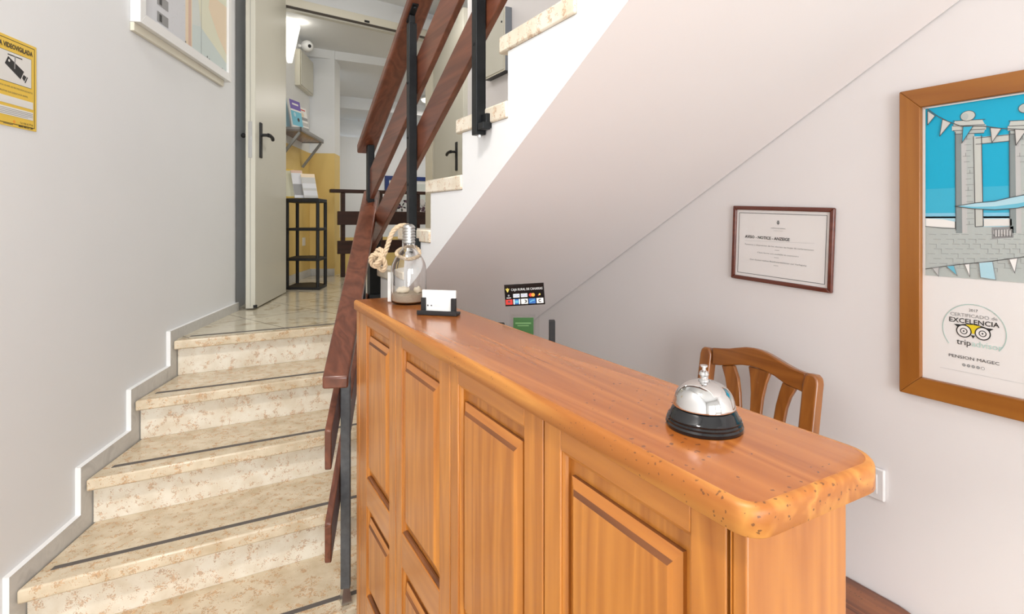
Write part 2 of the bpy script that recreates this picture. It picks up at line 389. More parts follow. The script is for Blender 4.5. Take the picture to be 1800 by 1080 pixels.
# wall with the double doorway
b = MB()
def dw(s0, s1, z0, z1, t0=0, t1=.10, mat='wall', bb=None):
    P = [A+wd*s0+wn*t0, A+wd*s1+wn*t0, A+wd*s1+wn*t1, A+wd*s0+wn*t1]
    (bb or b).hexa([Vector((v.x, v.y, z0)) for v in P]+[Vector((v.x, v.y, z1)) for v in P], mat)
dw(-.34, -.08, LZ, LC); dw(-.08, 1.39, HD+.065, LC); dw(1.375, 1.45, LZ, LC)
struct(b.build('wall_doorway', smooth=False))
b = MB()
dw(-.08, 1.375, HD, HD+.064, -.02, .11, 'cream', b); dw(-.05, 1.335, HD-.016, HD, .03, .085, 'leaf', b)
dw(-.08, -.02, LZ, HD, -.02, .11, 'cream', b); dw(1.315, 1.374, LZ, HD, -.02, .11, 'cream', b)
dw(-.02, 1.315, HD-.004, HD, -.018, .03, 'grip', b)
fr = struct(b.build('trim_1', smooth=False), 'cream painted frame of the double doorway')
bb = MB(); q = onP(645, 38, A-wn*.02, wn); bb.obox(q+Vector((0, 0, 0)), wd, wn, (0,0,1), .022, .004, .009, 'black'); tag(bb.build('latch_plate', fr, smooth=False), 'small black latch plate')

# skirting along the left wall, stepped with the flight
b = MB(); pts = []
sk = .062
def LP(Y, z): return Vector((XL(Y), Y, z))
prof = [(3.88, LZ+.05)]
for i in range(0, 5):
    prof += [(NOSE[i]-.018, STEPZ[i]+(.05 if i == 0 else sk-.008)), (NOSE[i]-.018, STEPZ[i+1]+sk)]
prof += [(YB, STEPZ[5]+sk), (YB, 0)]
low = []
for i in range(4, -1, -1):
    low += [(NOSE[i]+.06, STEPZ[i+1]-.03 if i < 4 else 0.0), (NOSE[i]+.06, STEPZ[i]-.03)]
low += [(3.88, LZ-.03)]
pl = [LP(y, z) for y, z in prof+[(y, z) for y, z in low]]
b.prism(pl, -lnor*ST, 'skirt', 'white')
struct(b.build('baseboard_left', smooth=False), 'stepped grey marble skirting along the stairs')

# ================================================================ LOWER FLIGHT
def strip_x(Y): return XL(Y)+.004
st = thing('staircase', (.3, 2.4, 0), 'lower flight of speckled cream stone steps with dark grip strips, rising along the left wall', 'staircase')
for i in range(0, 5):
    z1, z0 = STEPZ[i], STEPZ[i+1]
    ny = NOSE[i]; ry = ny+.042
    rear = NOSE[i-1]+.042 if i else 3.095
    XR = .688
    # tread slab (landing's front strip for i=0)
    rr_ = rear+.028 if i else rear-.001
    b = MB(); b.prism([(strip_x(ny), ny, z1-.042), (XR, ny, z1-.042), (XR, rr_, z1-.042), (strip_x(rr_), rr_, z1-.042)], (0,0,.042), 'stone')
    t = b.build('tread', st, bevel=.006, seg=3)
    b = MB(); a0, a1 = ny+.075, ny+.094
    b.prism([(strip_x(a0)+.035, a0, z1), (XR-.01, a0-.014, z1), (XR-.01, a1-.014, z1), (strip_x(a1)+.035, a1, z1)], (0,0,.0015), 'grip')
    b.build('grip_strip', t, smooth=False)
    b = MB(); b.prism([(strip_x(ry), ry, z0+.0005), (XR, ry, z0+.0005), (XR, ry+.03, z0+.0005), (strip_x(ry+.03), ry+.03, z0+.0005)], (0,0,z1-.042-z0-.001), 'riser')
    b.build('riser', st, smooth=False)

# ================================================================ UPPER FLIGHT
UF = .69
UY = [2.74, 2.45, 2.15, 1.84, 1.575, 1.29, .99, .70, .42, .14, -.14, -.42]
UZ = [H-.382+.172*k for k in range(len(UY))]
up = thing('staircase', (1.1, 1.8, LZ), 'upper flight with white plastered side and stone treads, passing over the counter towards the camera', 'staircase')
def sof(Y): return H-.192-.553*(Y-1.868)
# body polygon (Y,Z) : stepped top, straight soffit
yz = []
zl = LZ
for k, (y, z) in enumerate(zip(UY, UZ)):
    yz += [(y-.04, zl), (y-.04, z-.046)]; zl = z-.046
yend = UY[-1]-.29
yz += [(yend, zl), (yend, sof(yend)), (2.93, sof(2.93)), (2.93, LZ-.045), (3.09, LZ-.045), (3.09, LZ-.045+.04)]
yz = [(3.085, LZ-.046)]+[(UY[0]-.04, LZ-.046)]+yz[1:-2]
b = MB(); b.prism([(UF, y, z) for y, z in yz], (1.525-UF, 0, 0), 'wall')
# the underside has a warmer white than the sides
o = b.build('plastered_flight', up, smooth=False)
o.data.materials.append(M['soffit'])
for p in o.data.polygons:
    if p.normal.z < -.5 and p.center.z < .9+sof(0)-LZ: p.material_index = 1
for k, (y, z) in enumerate(zip(UY, UZ)):
    yr = (UY[k+1] if k+1 < len(UY) else yend)-.04
    b = MB(); b.box(UF-.006, 1.524, yr+.001, y, z-.045, z, 'riser'); b.build('tread', up, bevel=.005)
# wall that closes the cupboard space under the landing
b = MB(); b.box(UF+.004, 1.527, 2.95, 3.08, 0, LZ-.05, 'soffit'); b.box(UF-.001, UF+.06, 1.66, 2.94, 0, .3, 'soffit')
b.box(-.12, UF+.003, 3.126, 3.17, 0, LZ-.045, 'soffit')
struct(b.build('wall_under_landing', smooth=False))

# ================================================================ UPPER RAILING
ru = thing('stair_railing', (.69, 2.3, LZ), 'brown wooden railing with black iron posts on the upper flight', 'railing')
sl = .565
def bd(z_at, hgt, y0, y1, name, x0=.6905, x1=.711):
    b = MB(); f = lambda Y: H+z_at-sl*(Y-1.978)
    b.prism([(x0, y0, f(y0)), (x0, y1, f(y1)), (x0, y1, f(y1)+hgt), (x0, y0, f(y0)+hgt)], (x1-x0, 0, 0), 'rail'); return b.build(name, ru, bevel=.003)
bd(.190, .132, .30, 2.62, 'board'); bd(.437, .142, .30, 2.60, 'board')
b = MB(); g = lambda Y: H+.727-.605*(Y-1.978)
b.prism([(.648, .35, g(.35)), (.648, 2.665, g(2.665)), (.648, 2.665, g(2.665)+.042), (.648, .35, g(.35)+.042)], (.085, 0, 0), 'rail')
b.build('handrail', ru, bevel=.008, seg=3)
def upost(y, zb, w=.030, x=.672, top=None):
    b = MB(); zt = (g(y)-.004) if top is None else top
    b.box(x-w/2, x+w/2, y-w/2, y+w/2, zb, zt-.03, 'iron')
    b.box(x-w*.35, x+w*.35, y-w*.3, y+w*.3, zt-.03, zt, 'iron')
    # plate under the handrail follows its slope
    b.prism([(x-.012, y-.045, g(y-.045)-.005), (x-.012, y+.03, g(y+.03)-.005), (x-.012, y+.03, g(y+.03)-.0005), (x-.012, y-.045, g(y-.045)-.0005)], (.024, 0, 0), 'iron')
    b.tube([(x, y-.035, g(y-.035)-.012), (x, y-.035, g(y-.035)-.004)], .006, 'iron', 8)
    o = b.build('post', ru, bevel=.002)
    return o
for y, zb in ((1.945, H-.125), (1.385, H+.232), (.80, H+.60)):
    p = upost(y, zb)
    b = MB(); b.box(.672, .690, y-.045, y-.015, zb+.015, zb+.055, 'iron'); b.box(.66, .683, y-.05, y-.015, zb+.01, zb+.03, 'iron')
    b.build('wall_bracket', p, bevel=.002)
    b = MB(); b.tube([(.672, y-.004, zb-.006), (.672, y-.004, zb+.001)], .007, 'chrome', 8); tag(b.build('bolt', p), 'bright steel bolt head')
    for dz in (.25, .42, .62):
        b = MB(); b.tube([(.6565, y, zb+dz), (.6535, y, zb+dz)], .004, 'black', 8); b.build('screw', p)

# newel post where both railings meet
b = MB(); nx, ny_ = .722, 2.635
b.box(nx-.026, nx+.026, ny_-.026, ny_+.026, H-.385+.004, H-.01, 'iron')
b.prism([(nx-.03, ny_-.03, H-.378), (nx+.045, ny_-.05, H-.378), (nx+.045, ny_+.03, H-.378), (nx-.03, ny_+.03, H-.378)], (0,0,.02), 'iron')
b.box(.680, .712, 2.585, 2.617, H-.01, g(2.60)-.004, 'iron')
tag(b.build('newel_post', ru, bevel=.002), 'thick black iron newel post at the turn of the stairs')

# ================================================================ LOWER RAILING
rl = thing('stair_railing', (.40, 1.85, STEPZ[4]), 'worn brown wooden railing on the lower flight, beside the left end of the counter', 'railing')
ang = TH-math.radians(8.3); rd = Vector((math.sin(ang), math.cos(ang), 0)); rn = Vector((rd.y, -rd.x, 0))
P0 = Vector((.372, 1.764, H-.458)); SLO = .59
def rp_(s, off, z): q = P0+rd*s+rn*off; return Vector((q.x, q.y, H+z+SLO*s))
b = MB(); e = .985
b.prism([rp_(-.055, -.038, -.480), rp_(e, -.038, -.480), rp_(e, -.038, -.443), rp_(-.055, -.038, -.443)], rn*.076, 'rail')
hr = b.build('handrail', rl, bevel=.006, seg=3)
for zb in (-.722, -1.002):
    b = MB(); s0 = -.055
    b.prism([rp_(s0, -.031, zb), rp_(.93, -.031, zb-.02), rp_(.93, -.031, zb+.10), rp_(s0, -.031, zb+.118)], rn*.020, 'rail')
    b.build('board', rl, bevel=.003)
q = P0+rd*.112+rn*.006; pz = STEPZ[4]
b = MB()
b.obox((q.x, q.y, (pz+.05+H-.418)/2), rd, rn, (0,0,1), .013, .015, (H-.418-pz-.05)/2, 'worniron')
post = b.build('post', rl, bevel=.002); tag(post, 'grey worn iron post')
b = MB(); b.tube([Vector((q.x, q.y, pz+.06)), Vector((q.x, q.y, pz+.002))], [.013, .024], 'steel', 4); tag(b.build('foot', post), 'pale metal foot of the post')
for zz in (-.47, -.60, -.80):
    b = MB(); b.tube([q+rn*.013+Vector((0,0,H+zz-q.z)), q+rn*.017+Vector((0,0,H+zz-q.z))], .0035, 'chrome', 8); b.build('screw', post)
b = MB(); qq = P0+rd*.62
b.obox((qq.x, qq.y, (STEPZ[2]+.002+H-.125)/2), rd, rn, (0,0,1), .012, .012, (H-.125-STEPZ[2]-.002)/2, 'iron'); b.build('post', rl, bevel=.002)

# ================================================================ COUNTER
ct = thing('reception_counter', (.47, .95, 0), 'honey pine reception counter with raised panels and a worn rounded top', 'counter')
XF = .39; X1 = .531; Y0 = .301; Y1 = 1.602; ZT = H-.230; ZB = H-.2580
def rrect(x0, x1, y0, y1, rs, n=8):
    out = []
    for (cx, cy, a0, r) in ((x0, y0, 180, rs[0]), (x1, y0, 270, rs[1]), (x1, y1, 0, rs[2]), (x0, y1, 90, rs[3])):
        sx = 1 if cx == x0 else -1; sy = 1 if cy == y0 else -1
        for i in range(n+1):
            a = math.radians(a0+90*i/n); out.append((cx+sx*r+r*math.cos(a), cy+sy*r+r*math.sin(a)))
    return out
# countertop built as stacked rounded outlines
b = MB(); base = (.378, .580, .285, 1.598); R = (.024, .040, .02, .012)
lay = [(0.004, ZB), (0, ZB+.003), (0, ZT-.007), (.001, ZT-.0035), (.0035, ZT-.0008), (.008, ZT)]
rings = []
for ins, z in lay:
    pts = rrect(base[0]+ins, base[1]-ins, base[2]+ins, base[3]-ins, [max(.004, r-ins) for r in R])
    rings.append([Vector((x, y, z)) for x, y in pts])
k = 0; n = len(rings[0])
for rg in rings: b.v += rg
for i in range(len(rings)-1):
    for j in range(n):
        b.f.append([i*n+j, i*n+(j+1) % n, (i+1)*n+(j+1) % n, (i+1)*n+j]); b.m.append(b.mi('pineEdge'))
b.f.append(list(range(n))[::-1]); b.m.append(b.mi('pineEdge'))
b.f.append([(len(rings)-1)*n+j for j in range(n)]); b.m.append(b.mi('pineTop'))
top = b.build('countertop', ct, angle=60)
# carcass
b = MB(); b.box(XF+.016, X1-.004, Y0+.016, Y1-.004, .001, ZB-.001, 'pineV'); b.build('carcass', ct, smooth=False)
b = MB(); b.box(XF, X1, Y0, Y0+.015, .001, ZB-.0005, 'pineV'); tag(b.build('end_panel', ct, bevel=.002), 'plain end board')
b = MB(); b.box(XF-.001, XF+.014, Y0+.0155, .317, .001, ZB-.0005, 'pineV'); b.build('corner_strip', ct, bevel=.0015)
b = MB(); b.box(XF-.001, XF+.014, 1.572, Y1, .001, ZB-.0005, 'pineV'); b.build('corner_strip', ct, bevel=.0015)
# four framed fronts; per front: y of joint, frame inner edge, field with bevel
def Yp(px): return onX(px, 500, XF).y
joints = [(Yp(1280), Yp(1213), Yp(985), Yp(955)), (Yp(955), Yp(921), Yp(805), Yp(791)), (Yp(791), Yp(772), Yp(706), Yp(695.6)), (Yp(695.6), Yp(684), Yp(644), 1.572)]
rows = [(H-.70, H-.288), (H-1.02, H-.775), (.06, H-1.09)]
for ya, yi, yo, yb in joints:
    b = MB(); g0 = .0020
    b.box(XF, XF+.015, ya+g0, yi, .001, ZB-.0005, 'pineV'); b.box(XF, XF+.015, yo, yb-g0, .001, ZB-.0005, 'pineV')
    zs = [ZB-.0005]
    rails = [(rows[0][1], ZB-.0005), (rows[1][1], rows[0][0]), (rows[2][1], rows[1][0]), (.001, rows[2][0])]
    for z0, z1 in rails: b.box(XF, XF+.015, yi, yo, z0, z1, 'pineY')
    f = b.build('panel_frame', ct, bevel=.0015)
    for z0, z1 in rows:
        b = MB(); xr = XF+.0155; w = .010; xb = XF+.008
        # quarter-round moulding inside the frame
        for (p, q2, mt) in (((yi, z1), (yo, z1), 'pineY'), ((yi, z0), (yo, z0), 'pineDark'), ((yi, z0), (yi, z1), 'pineV'), ((yo, z0), (yo, z1), 'pineV')):
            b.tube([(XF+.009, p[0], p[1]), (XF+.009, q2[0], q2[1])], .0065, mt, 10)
        b.build('moulding', f)
        b = MB(); hw = .015; bw = .022; mid_ = .68
        ya_, yb_ = yi+hw, yo-hw; za, zb2 = z0+hw+.006, z1-hw-.012
        b.box(xb+.004, xb+.0078, yi, yo, z0, z1, 'pineV')
        O = [(xb+.004, ya_, za), (xb+.004, yb_, za), (xb+.004, yb_, zb2), (xb+.004, ya_, zb2)]
        O2 = [(xb-.001, y_, z_) for _, y_, z_ in O]
        I = [(XF-.0005, ya_+bw*.6, za+bw*.8), (XF-.0005, yb_-bw*.6, za+bw*.8), (XF-.0005, yb_-bw*.6, zb2-bw*.8), (XF-.0005, ya_+bw*.6, zb2-bw*.8)]
        Q = [tuple(p+(q-p)*mid_ for p, q in zip(u_, v_)) for u_, v_ in zip(O2, I)]
        Q = [(x+.0010, y, z) for x, y, z in Q]
        kk = len(b.v); b.v += [Vector(q) for q in O+O2+I+Q]
        for i in range(4):
            j = (i+1) % 4; hz = i in (0, 2)
            b.f.append([kk+i, kk+4+i, kk+4+j, kk+j]); b.m.append(b.mi('pineDark' if hz else 'pineV'))
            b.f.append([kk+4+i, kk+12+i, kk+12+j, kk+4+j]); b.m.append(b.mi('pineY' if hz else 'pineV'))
            b.f.append([kk+12+i, kk+8+i, kk+8+j, kk+12+j]); b.m.append(b.mi('pineDark' if hz else 'pineV'))
        b.f.append([kk+8, kk+11, kk+10, kk+9]); b.m.append(b.mi('pineV'))
        b.build('raised_panel', f, smooth=False)
# clerk's work surface behind, with a side support
b = MB(); b.box(X1-.003, .93, .62, 1.58, .735, .76, 'pineY'); b.build('work_surface', ct, bevel=.004)
for y_ in (1.55, .64):
    b = MB(); b.box(X1-.003, .90, y_, y_+.025, .001, .734, 'pineV'); b.build('side_support', ct, bevel=.002)

# ================================================================ COUNTER BELL
bc = Vector((.487, .432, ZT)); bell = thing('counter_bell', bc, 'chrome reception call bell on a black base standing on the counter top', 'bell')
b = MB(); b.lathe(bc, [(.0, .0005), (.0405, .0005), (.0412, .004), (.0398, .006), (.0402, .008), (.0385, .0095), (.0390, .0115), (.037, .013), (.0345, .019), (.031, .0225), (.0, .0225)], 'blackg', 64); b.build('base', bell)
b = MB(); pr = [(.0322, .0235), (.0332, .0232), (.0335, .0245)]
for i in range(13):
    a = math.radians(8+82*i/12); pr.append((.0326*math.cos(a)**.8 if i < 12 else 0, .0245+.0262*math.sin(a)))
b.lathe(bc, pr, 'chrome', 64); b.build('dome', bell, angle=70)
b = MB(); b.lathe(bc, [(.0062, .0495), (.0062, .0515), (.0045, .053), (.0045, .0555), (.0055, .0575), (.0045, .0605), (.0022, .062), (.0022, .0655), (.0042, .066), (.0042, .0675), (.0, .068)], 'chrome', 24); b.build('plunger', bell)

# ================================================================ CARD HOLDER
hc = Vector((.497, 1.244, ZT)); hx = (Vector((.53, 1.205, 0))-Vector((.457, 1.273, 0))).normalized(); hy = Vector((-hx.y, hx.x, 0))
hold = thing('card_holder', hc, 'small black desk card holder on the counter top beside the glass bottle', 'card holder')
b = MB(); b.obox(hc+Vector((0,0,.004)), hx, hy, (0,0,1), .050, .016, .0035, 'black')
b.obox(hc+hy*-.014+Vector((0,0,.008)), hx, hy, (0,0,1), .050, .0018, .0035, 'black')
b.build('tray', hold, bevel=.001)
for s_ in (-1, 1):
    b = MB(); b.obox(hc+hx*s_*.038+Vector((0,0,.024)), hx, hy, (0,0,1), .0055, .006, .0165, 'black'); b.build('side_clip', hold, bevel=.001)
b = MB(); b.obox(hc+hy*.004+Vector((0,0,.0335)), hx, hy, (0,0,1), .0425, .0028, .0250, 'paper')
cards = b.build('business_cards', smooth=False, origin=hc+Vector((0,0,.008))); tag(cards, 'stack of white business cards standing in the black holder', 'business cards')
cards['label'] = 'stack of white business cards standing in the small black holder'
cv = Canvas(hc+hy*.0011+Vector((0,0,.0335)), hx, (0,0,1)); cv.disc(-.028, -.012, .0022, 'dgrey', 1, 12); cv.rect(-.021, -.0135, -.017, -.0105, 'dgrey'); cv.rect(-.012, -.014, .006, -.0133, 'lgrey'); cv.rect(-.012, -.011, .002, -.0104, 'lgrey')
cv.build('printed_mark', cards)

# ================================================================ GLASS BOTTLE WITH ROPE
bo = Vector((.495, 1.457, ZT)); bot = thing('glass_bottle', bo, 'clear glass bottle with ridged metal cap and knotted rope on the counter top', 'bottle')
outer = [(.0, .0008), (.040, .0008), (.0465, .004), (.048, .010), (.048, .082), (.0475, .095), (.045, .108), (.038, .124), (.027, .140), (.019, .150), (.0165, .156), (.0165, .165)]
inner = [(.0145, .165), (.0145, .156), (.017, .149), (.025, .139), (.036, .1225), (.0427, .107), (.0452, .094), (.0457, .082), (.0457, .011), (.044, .007), (.038, .005), (.0, .005)]
b = MB(); b.lathe(bo, outer+inner, 'glass', 64); b.build('glass_body', bot, angle=80)
b = MB(); cp = [(.0, .163), (.0172, .163)]
for i in range(6):
    z = .164+i*.0078; cp += [(.0155, z), (.0175, z+.0022), (.0175, z+.0045), (.0155, z+.0067)]
cp += [(.0145, .212), (.008, .216), (.0, .2165)]
b.lathe(bo, cp, 'steel', 40); tag(b.build('metal_cap', bot), 'ridged silver screw cap')
b = MB(); pr = [(.0, .0056), (.0435, .0075), (.0452, .012), (.0452, .027)]
b.lathe(bo, pr+[(.03, .0295), (.015, .0275), (.0, .029)], 'sand', 40); sd = b.build('sand', smooth=True, origin=bo+Vector((0,0,.006))); tag(sd, 'layer of grey-brown sand in the bottom of the glass bottle', 'sand'); sd['kind'] = 'stuff'
cdir = Vector((sn, cs, 0)); crt = Vector((cs, -sn, 0))
for i, (a, d_, s3, lb) in enumerate(((-.013, -.014, (1.55, 1, .75), 'large cream seashell on the sand in the glass bottle, at its left'), (.026, -.010, (.9, .8, .75), 'small cream seashell on the sand in the glass bottle, at its right'))):
    b = MB(); c_ = bo+crt*a+cdir*d_+Vector((0,0,.037)); b.ball(c_, .0125, 'shell', s3)
    for v in b.v:
        w = v-c_; v.z += .0016*math.sin(w.x*500)
    o = b.build('seashell'); tag(o, lb, 'seashell', 'seashells in the bottle')
def rope(path, r, name, parent):
    # densify, then twist three strands
    P = [Vector(p) for p in path]; D = []
    for i in range(len(P)-1):
        p0, p1, p2, p3 = P[max(i-1, 0)], P[i], P[i+1], P[min(i+2, len(P)-1)]
        for k_ in range(10):
            t = k_/10; D.append(.5*((2*p1)+(p2-p0)*t+(2*p0-5*p1+4*p2-p3)*t*t+(3*p1-p0-3*p2+p3)*t**3))
    D.append(P[-1]); b = MB(); upv = None; F_ = []
    L_ = 0
    for i, p in enumerate(D):
        t = (D[min(i+1, len(D)-1)]-D[max(i-1, 0)]).normalized()
        if upv is None: upv = t.orthogonal().normalized()
        upv = (upv-t*upv.dot(t)).normalized()
        if i: L_ += (p-D[i-1]).length
        F_.append((p, upv.copy(), t.cross(upv), L_))
    for s_ in range(3):
        b.tube([p+(u*math.cos(l/(r*5.2)*2*math.pi+s_*2.094)+w*math.sin(l/(r*5.2)*2*math.pi+s_*2.094))*r*.5 for p, u, w, l in F_], r*.56, 'rope', 8)
    return b.build(name, parent, angle=80)
def bp(px, py, d=0):        # a point on the plane through the bottle axis facing the camera, d metres nearer
    q = onP(px, py, bo, cdir); return q-cdir*d
ro = [bp(727, 447, .012), bp(735, 441, -.01), bp(720, 436, -.024), bp(702, 443, -.004), bp(708, 451, .020), bp(726, 452, .021), bp(737, 446, .008)]
rope([bp(737, 449, -.006), bp(734, 452, .010), bp(722, 455, .020), bp(708, 452, .021), bp(698, 445, .008), bp(704, 438, -.018), bp(722, 434, -.024), bp(734, 440, -.016), bp(737, 449, -.006)], .0052, 'neck_rope', bot)
rope([bp(722, 402, -.021), bp(713, 397, -.014), bp(702, 398, .002), bp(693, 406, .010), bp(687, 420, .014), bp(682, 436, .016), bp(677, 450, .018), bp(670, 462, .012), bp(661, 468, .012), bp(655, 460, .016), bp(657, 450, .022), bp(667, 446, .026), bp(676, 452, .026), bp(680, 464, .020), bp(676, 474, .014), bp(667, 470, .006), bp(660, 456, .002), bp(663, 443, .008), bp(671, 438, .016), bp(676, 446, .022), bp(670, 458, .028), bp(663, 464, .026)], .0066, 'knotted_rope', bot)
b = MB(); q0 = bo+crt*-.0545+cdir*.012; b.obox(q0+Vector((0,0,.043)), crt, cdir, (0,0,1), .0058, .0012, .041, 'paper'); o = b.build('paper_strip', bevel=.001); tag(o, 'narrow pale upright strip standing against the left side of the glass bottle', 'paper strip')

# ================================================================ DESK THINGS BEHIND THE COUNTER
ds = Vector((.842, 1.36, .7605)); 
def deskplane(d): return ds
q1 = onP(887, 500, ds, cdir); q2 = onP(957, 500, ds, cdir)
mid = (q1+q2)/2; mid.z = .7605
stn = thing('card_sign_stand', mid, 'clear acrylic stand with a black payment-card sign on top, on the desk behind the counter', 'sign stand')
sgr = (crt-cdir*.10).normalized(); sgn = Vector((sgr.y, -sgr.x, 0)); sgup = Vector((0,0,1))
ztop = onP(920, 499, ds, cdir).z; zbot = onP(920, 537, ds, cdir).z; hw_ = .0665*(q2-q1).length/.13
hw_ = (q2-q1).length/2
b = MB(); b.obox((mid.x, mid.y, .7625+.002), sgr, sgn, (0,0,1), hw_*.9, .035, .002, 'acryl')
b.obox(mid+Vector((0,0,(zbot-.7605)/2+.02)), sgr, sgn, (0,0,1), hw_*.75, .0015, (zbot-.7605)/2, 'acryl'); tag(b.build('acrylic_holder', stn, smooth=False), 'clear acrylic holder')
tilt = math.radians(-4); r2 = (sgr*math.cos(tilt)-Vector((0,0,1))*math.sin(tilt)).normalized(); u2 = r2.cross(sgn*-1).normalized()
if u2.z < 0: u2 = -u2
cc = Vector((mid.x, mid.y, (ztop+zbot)/2)); hh = (ztop-zbot)/2
b = MB(); b.obox(cc, r2, sgn, u2, hw_, .0012, hh, 'blackg'); sp = b.build('sign_panel', stn, bevel=.0006)
cv = Canvas(cc-Vector(sgn)*.0014 if (cc-Vector(sgn)).length < (cc+Vector(sgn)).length else cc+Vector(sgn)*.0014, r2, u2)
if cv.n.dot(EYE-cc) < 0: cv.r = -cv.r; cv.n = -cv.n
cv.p = cc+cv.n*.0015
w_ = hw_*2; h_ = hh*2
V, _f = text_geo('CAJA RURAL DE CANARIAS', h_*.155, 'LEFT'); cv.text('CAJA RURAL DE CANARIAS', -w_*.33, h_*.20, h_*.155, 'paper', 2, align='LEFT', sx=.79*w_/max(v.x for v in V))
for a in (-.5, 0, .5): cv.line([(-w_*.42, h_*.16), (-w_*.42+a*w_*.07, h_*.33-abs(a)*h_*.06)], h_*.04, 'gold', 2)
for i, (m1, m2) in enumerate(((None, None), ('paper', 'VISA'), ('paper', 'VISA'), (None, 'mc'), (None, 'st'))):
    cx_ = (-.40+i*.195)*w_; cy_ = -.03*h_; a = .082*w_; c2 = .085*h_
    if m1: cv.rect(cx_-a, cy_-c2, cx_+a, cy_+c2, 'paper', 2); cv.text('VISA', cx_, cy_-.045*h_, h_*.15, 'mblue', 3, sx=.95)
    elif m2 == 'mc': cv.disc(cx_-.03*w_, cy_, h_*.085, 'red', 2, 16); cv.disc(cx_+.03*w_, cy_, h_*.085, 'orange', 3, 16)
    elif m2 == 'st': cv.disc(cx_, cy_+.01*h_, h_*.05, 'gold', 2, 5); cv.disc(cx_-.03*w_, cy_-.03*h_, h_*.03, 'red', 3, 5)
    else: cv.disc(cx_, cy_+.02*h_, h_*.05, 'mgrey', 2, 6); cv.rect(cx_-a*.7, cy_-c2*1.2, cx_+a*.7, cy_-c2*.85, 'paper', 2)
for i, (m1, m2) in enumerate((('red', 'ink'), ('paper', 'cyan'), ('paper', 'ink'), ('mblue', 'cyan'), ('paper', 'ink'))):
    cx_ = (-.40+i*.195)*w_; cy_ = -.31*h_; a = .086*w_; c2 = .12*h_
    cv.rect(cx_-a, cy_-c2, cx_+a, cy_+c2, m1, 2)
    if i == 0: cv.disc(cx_, cy_+.02*h_, h_*.055, 'plum', 3, 14)
    elif i == 1: cv.rect(cx_-a*.62, cy_-c2, cx_+a*.62, cy_+c2, 'mblue', 3); cv.rect(cx_-a*.5, cy_-c2*.5, cx_+a*.5, cy_+c2*.5, 'cyan', 4)
    elif i == 2: cv.disc(cx_+.02*w_, cy_, h_*.075, 'ink', 3, 16); cv.disc(cx_-.0*w_, cy_+.0*h_, h_*.05, 'paper', 4, 16)
    elif i == 3: cv.line([(cx_-a*.6, cy_-c2*.3), (cx_, cy_+c2*.2), (cx_+a*.6, cy_+c2*.3)], h_*.05, 'cyan', 3)
    else: cv.arc(cx_, cy_, h_*.06, h_*.035, 50, 310, 'ink', 3, 14)
cv.build('card_logos', sp)
# green card in front
gp = ds-cdir*.10
g0_ = onP(901, 566, gp, cdir); g1 = onP(939, 566, gp, cdir); gt = onP(920, 557, gp, cdir).z
gm = (g0_+g1)/2; hw2 = (g1-g0_).length/2
grn = thing('leaflet_holder', (gm.x, gm.y, .7605), 'small clear holder with a green leaflet, in front of the payment-card sign', 'leaflet holder')
cz = gt-.055
b = MB(); b.obox((gm.x, gm.y, (.7605+gt+.004)/2+.001), crt, cdir, (0,0,1), hw2+.003, .0012, (gt+.004-.7605)/2, 'acryl'); b.obox((gm.x, gm.y+.01, .7635), crt, cdir, (0,0,1), hw2+.003, .018, .002, 'acryl'); b.build('acrylic_holder', grn, smooth=False)
b = MB(); b.obox(Vector((gm.x, gm.y, cz))-cdir*.003, crt, cdir, (0,0,1), hw2-.002, .0008, .053, 'green'); lf = b.build('leaflet', grn, bevel=.0003); tag(lf, 'green printed leaflet')
cv = Canvas(Vector((gm.x, gm.y, cz))-cdir*.0042, crt, (0,0,1)); cv.rect(-hw2*.75, .036, hw2*.7, .040, 'lgreen'); cv.rect(-hw2*.55, .030, hw2*.5, .033, 'lgreen')
cv.disc(0, .006, .010, 'dgrey', 1, 20); cv.disc(0, .006, .0075, 'lgreen', 2, 20); cv.disc(-.001, .006, .004, 'paper', 3, 12); cv.build('printed_mark', lf)
# black upright edge of a file box
q = onP(955, 565, ds, cdir); zt = onP(955, 565, ds, cdir).z
b = MB(); b.obox((q.x+.03, q.y-.0, (.7605+zt)/2), crt, cdir, (0,0,1), .0085, .012, (zt-.7605)/2, 'black')
tag(b.build('file_box', bevel=.001), 'narrow black upright box on the desk, right of the green leaflet', 'file box')
q = onP(880, 570, ds+cdir*.08, cdir)
b = MB(); b.obox((q.x, q.y, (.7605+q.z)/2), crt, cdir, (0,0,1), .012, .03, (q.z-.7605)/2, 'black')
tag(b.build('desk_telephone', bevel=.004), 'black upright handset on the desk, left of the payment-card sign', 'telephone')

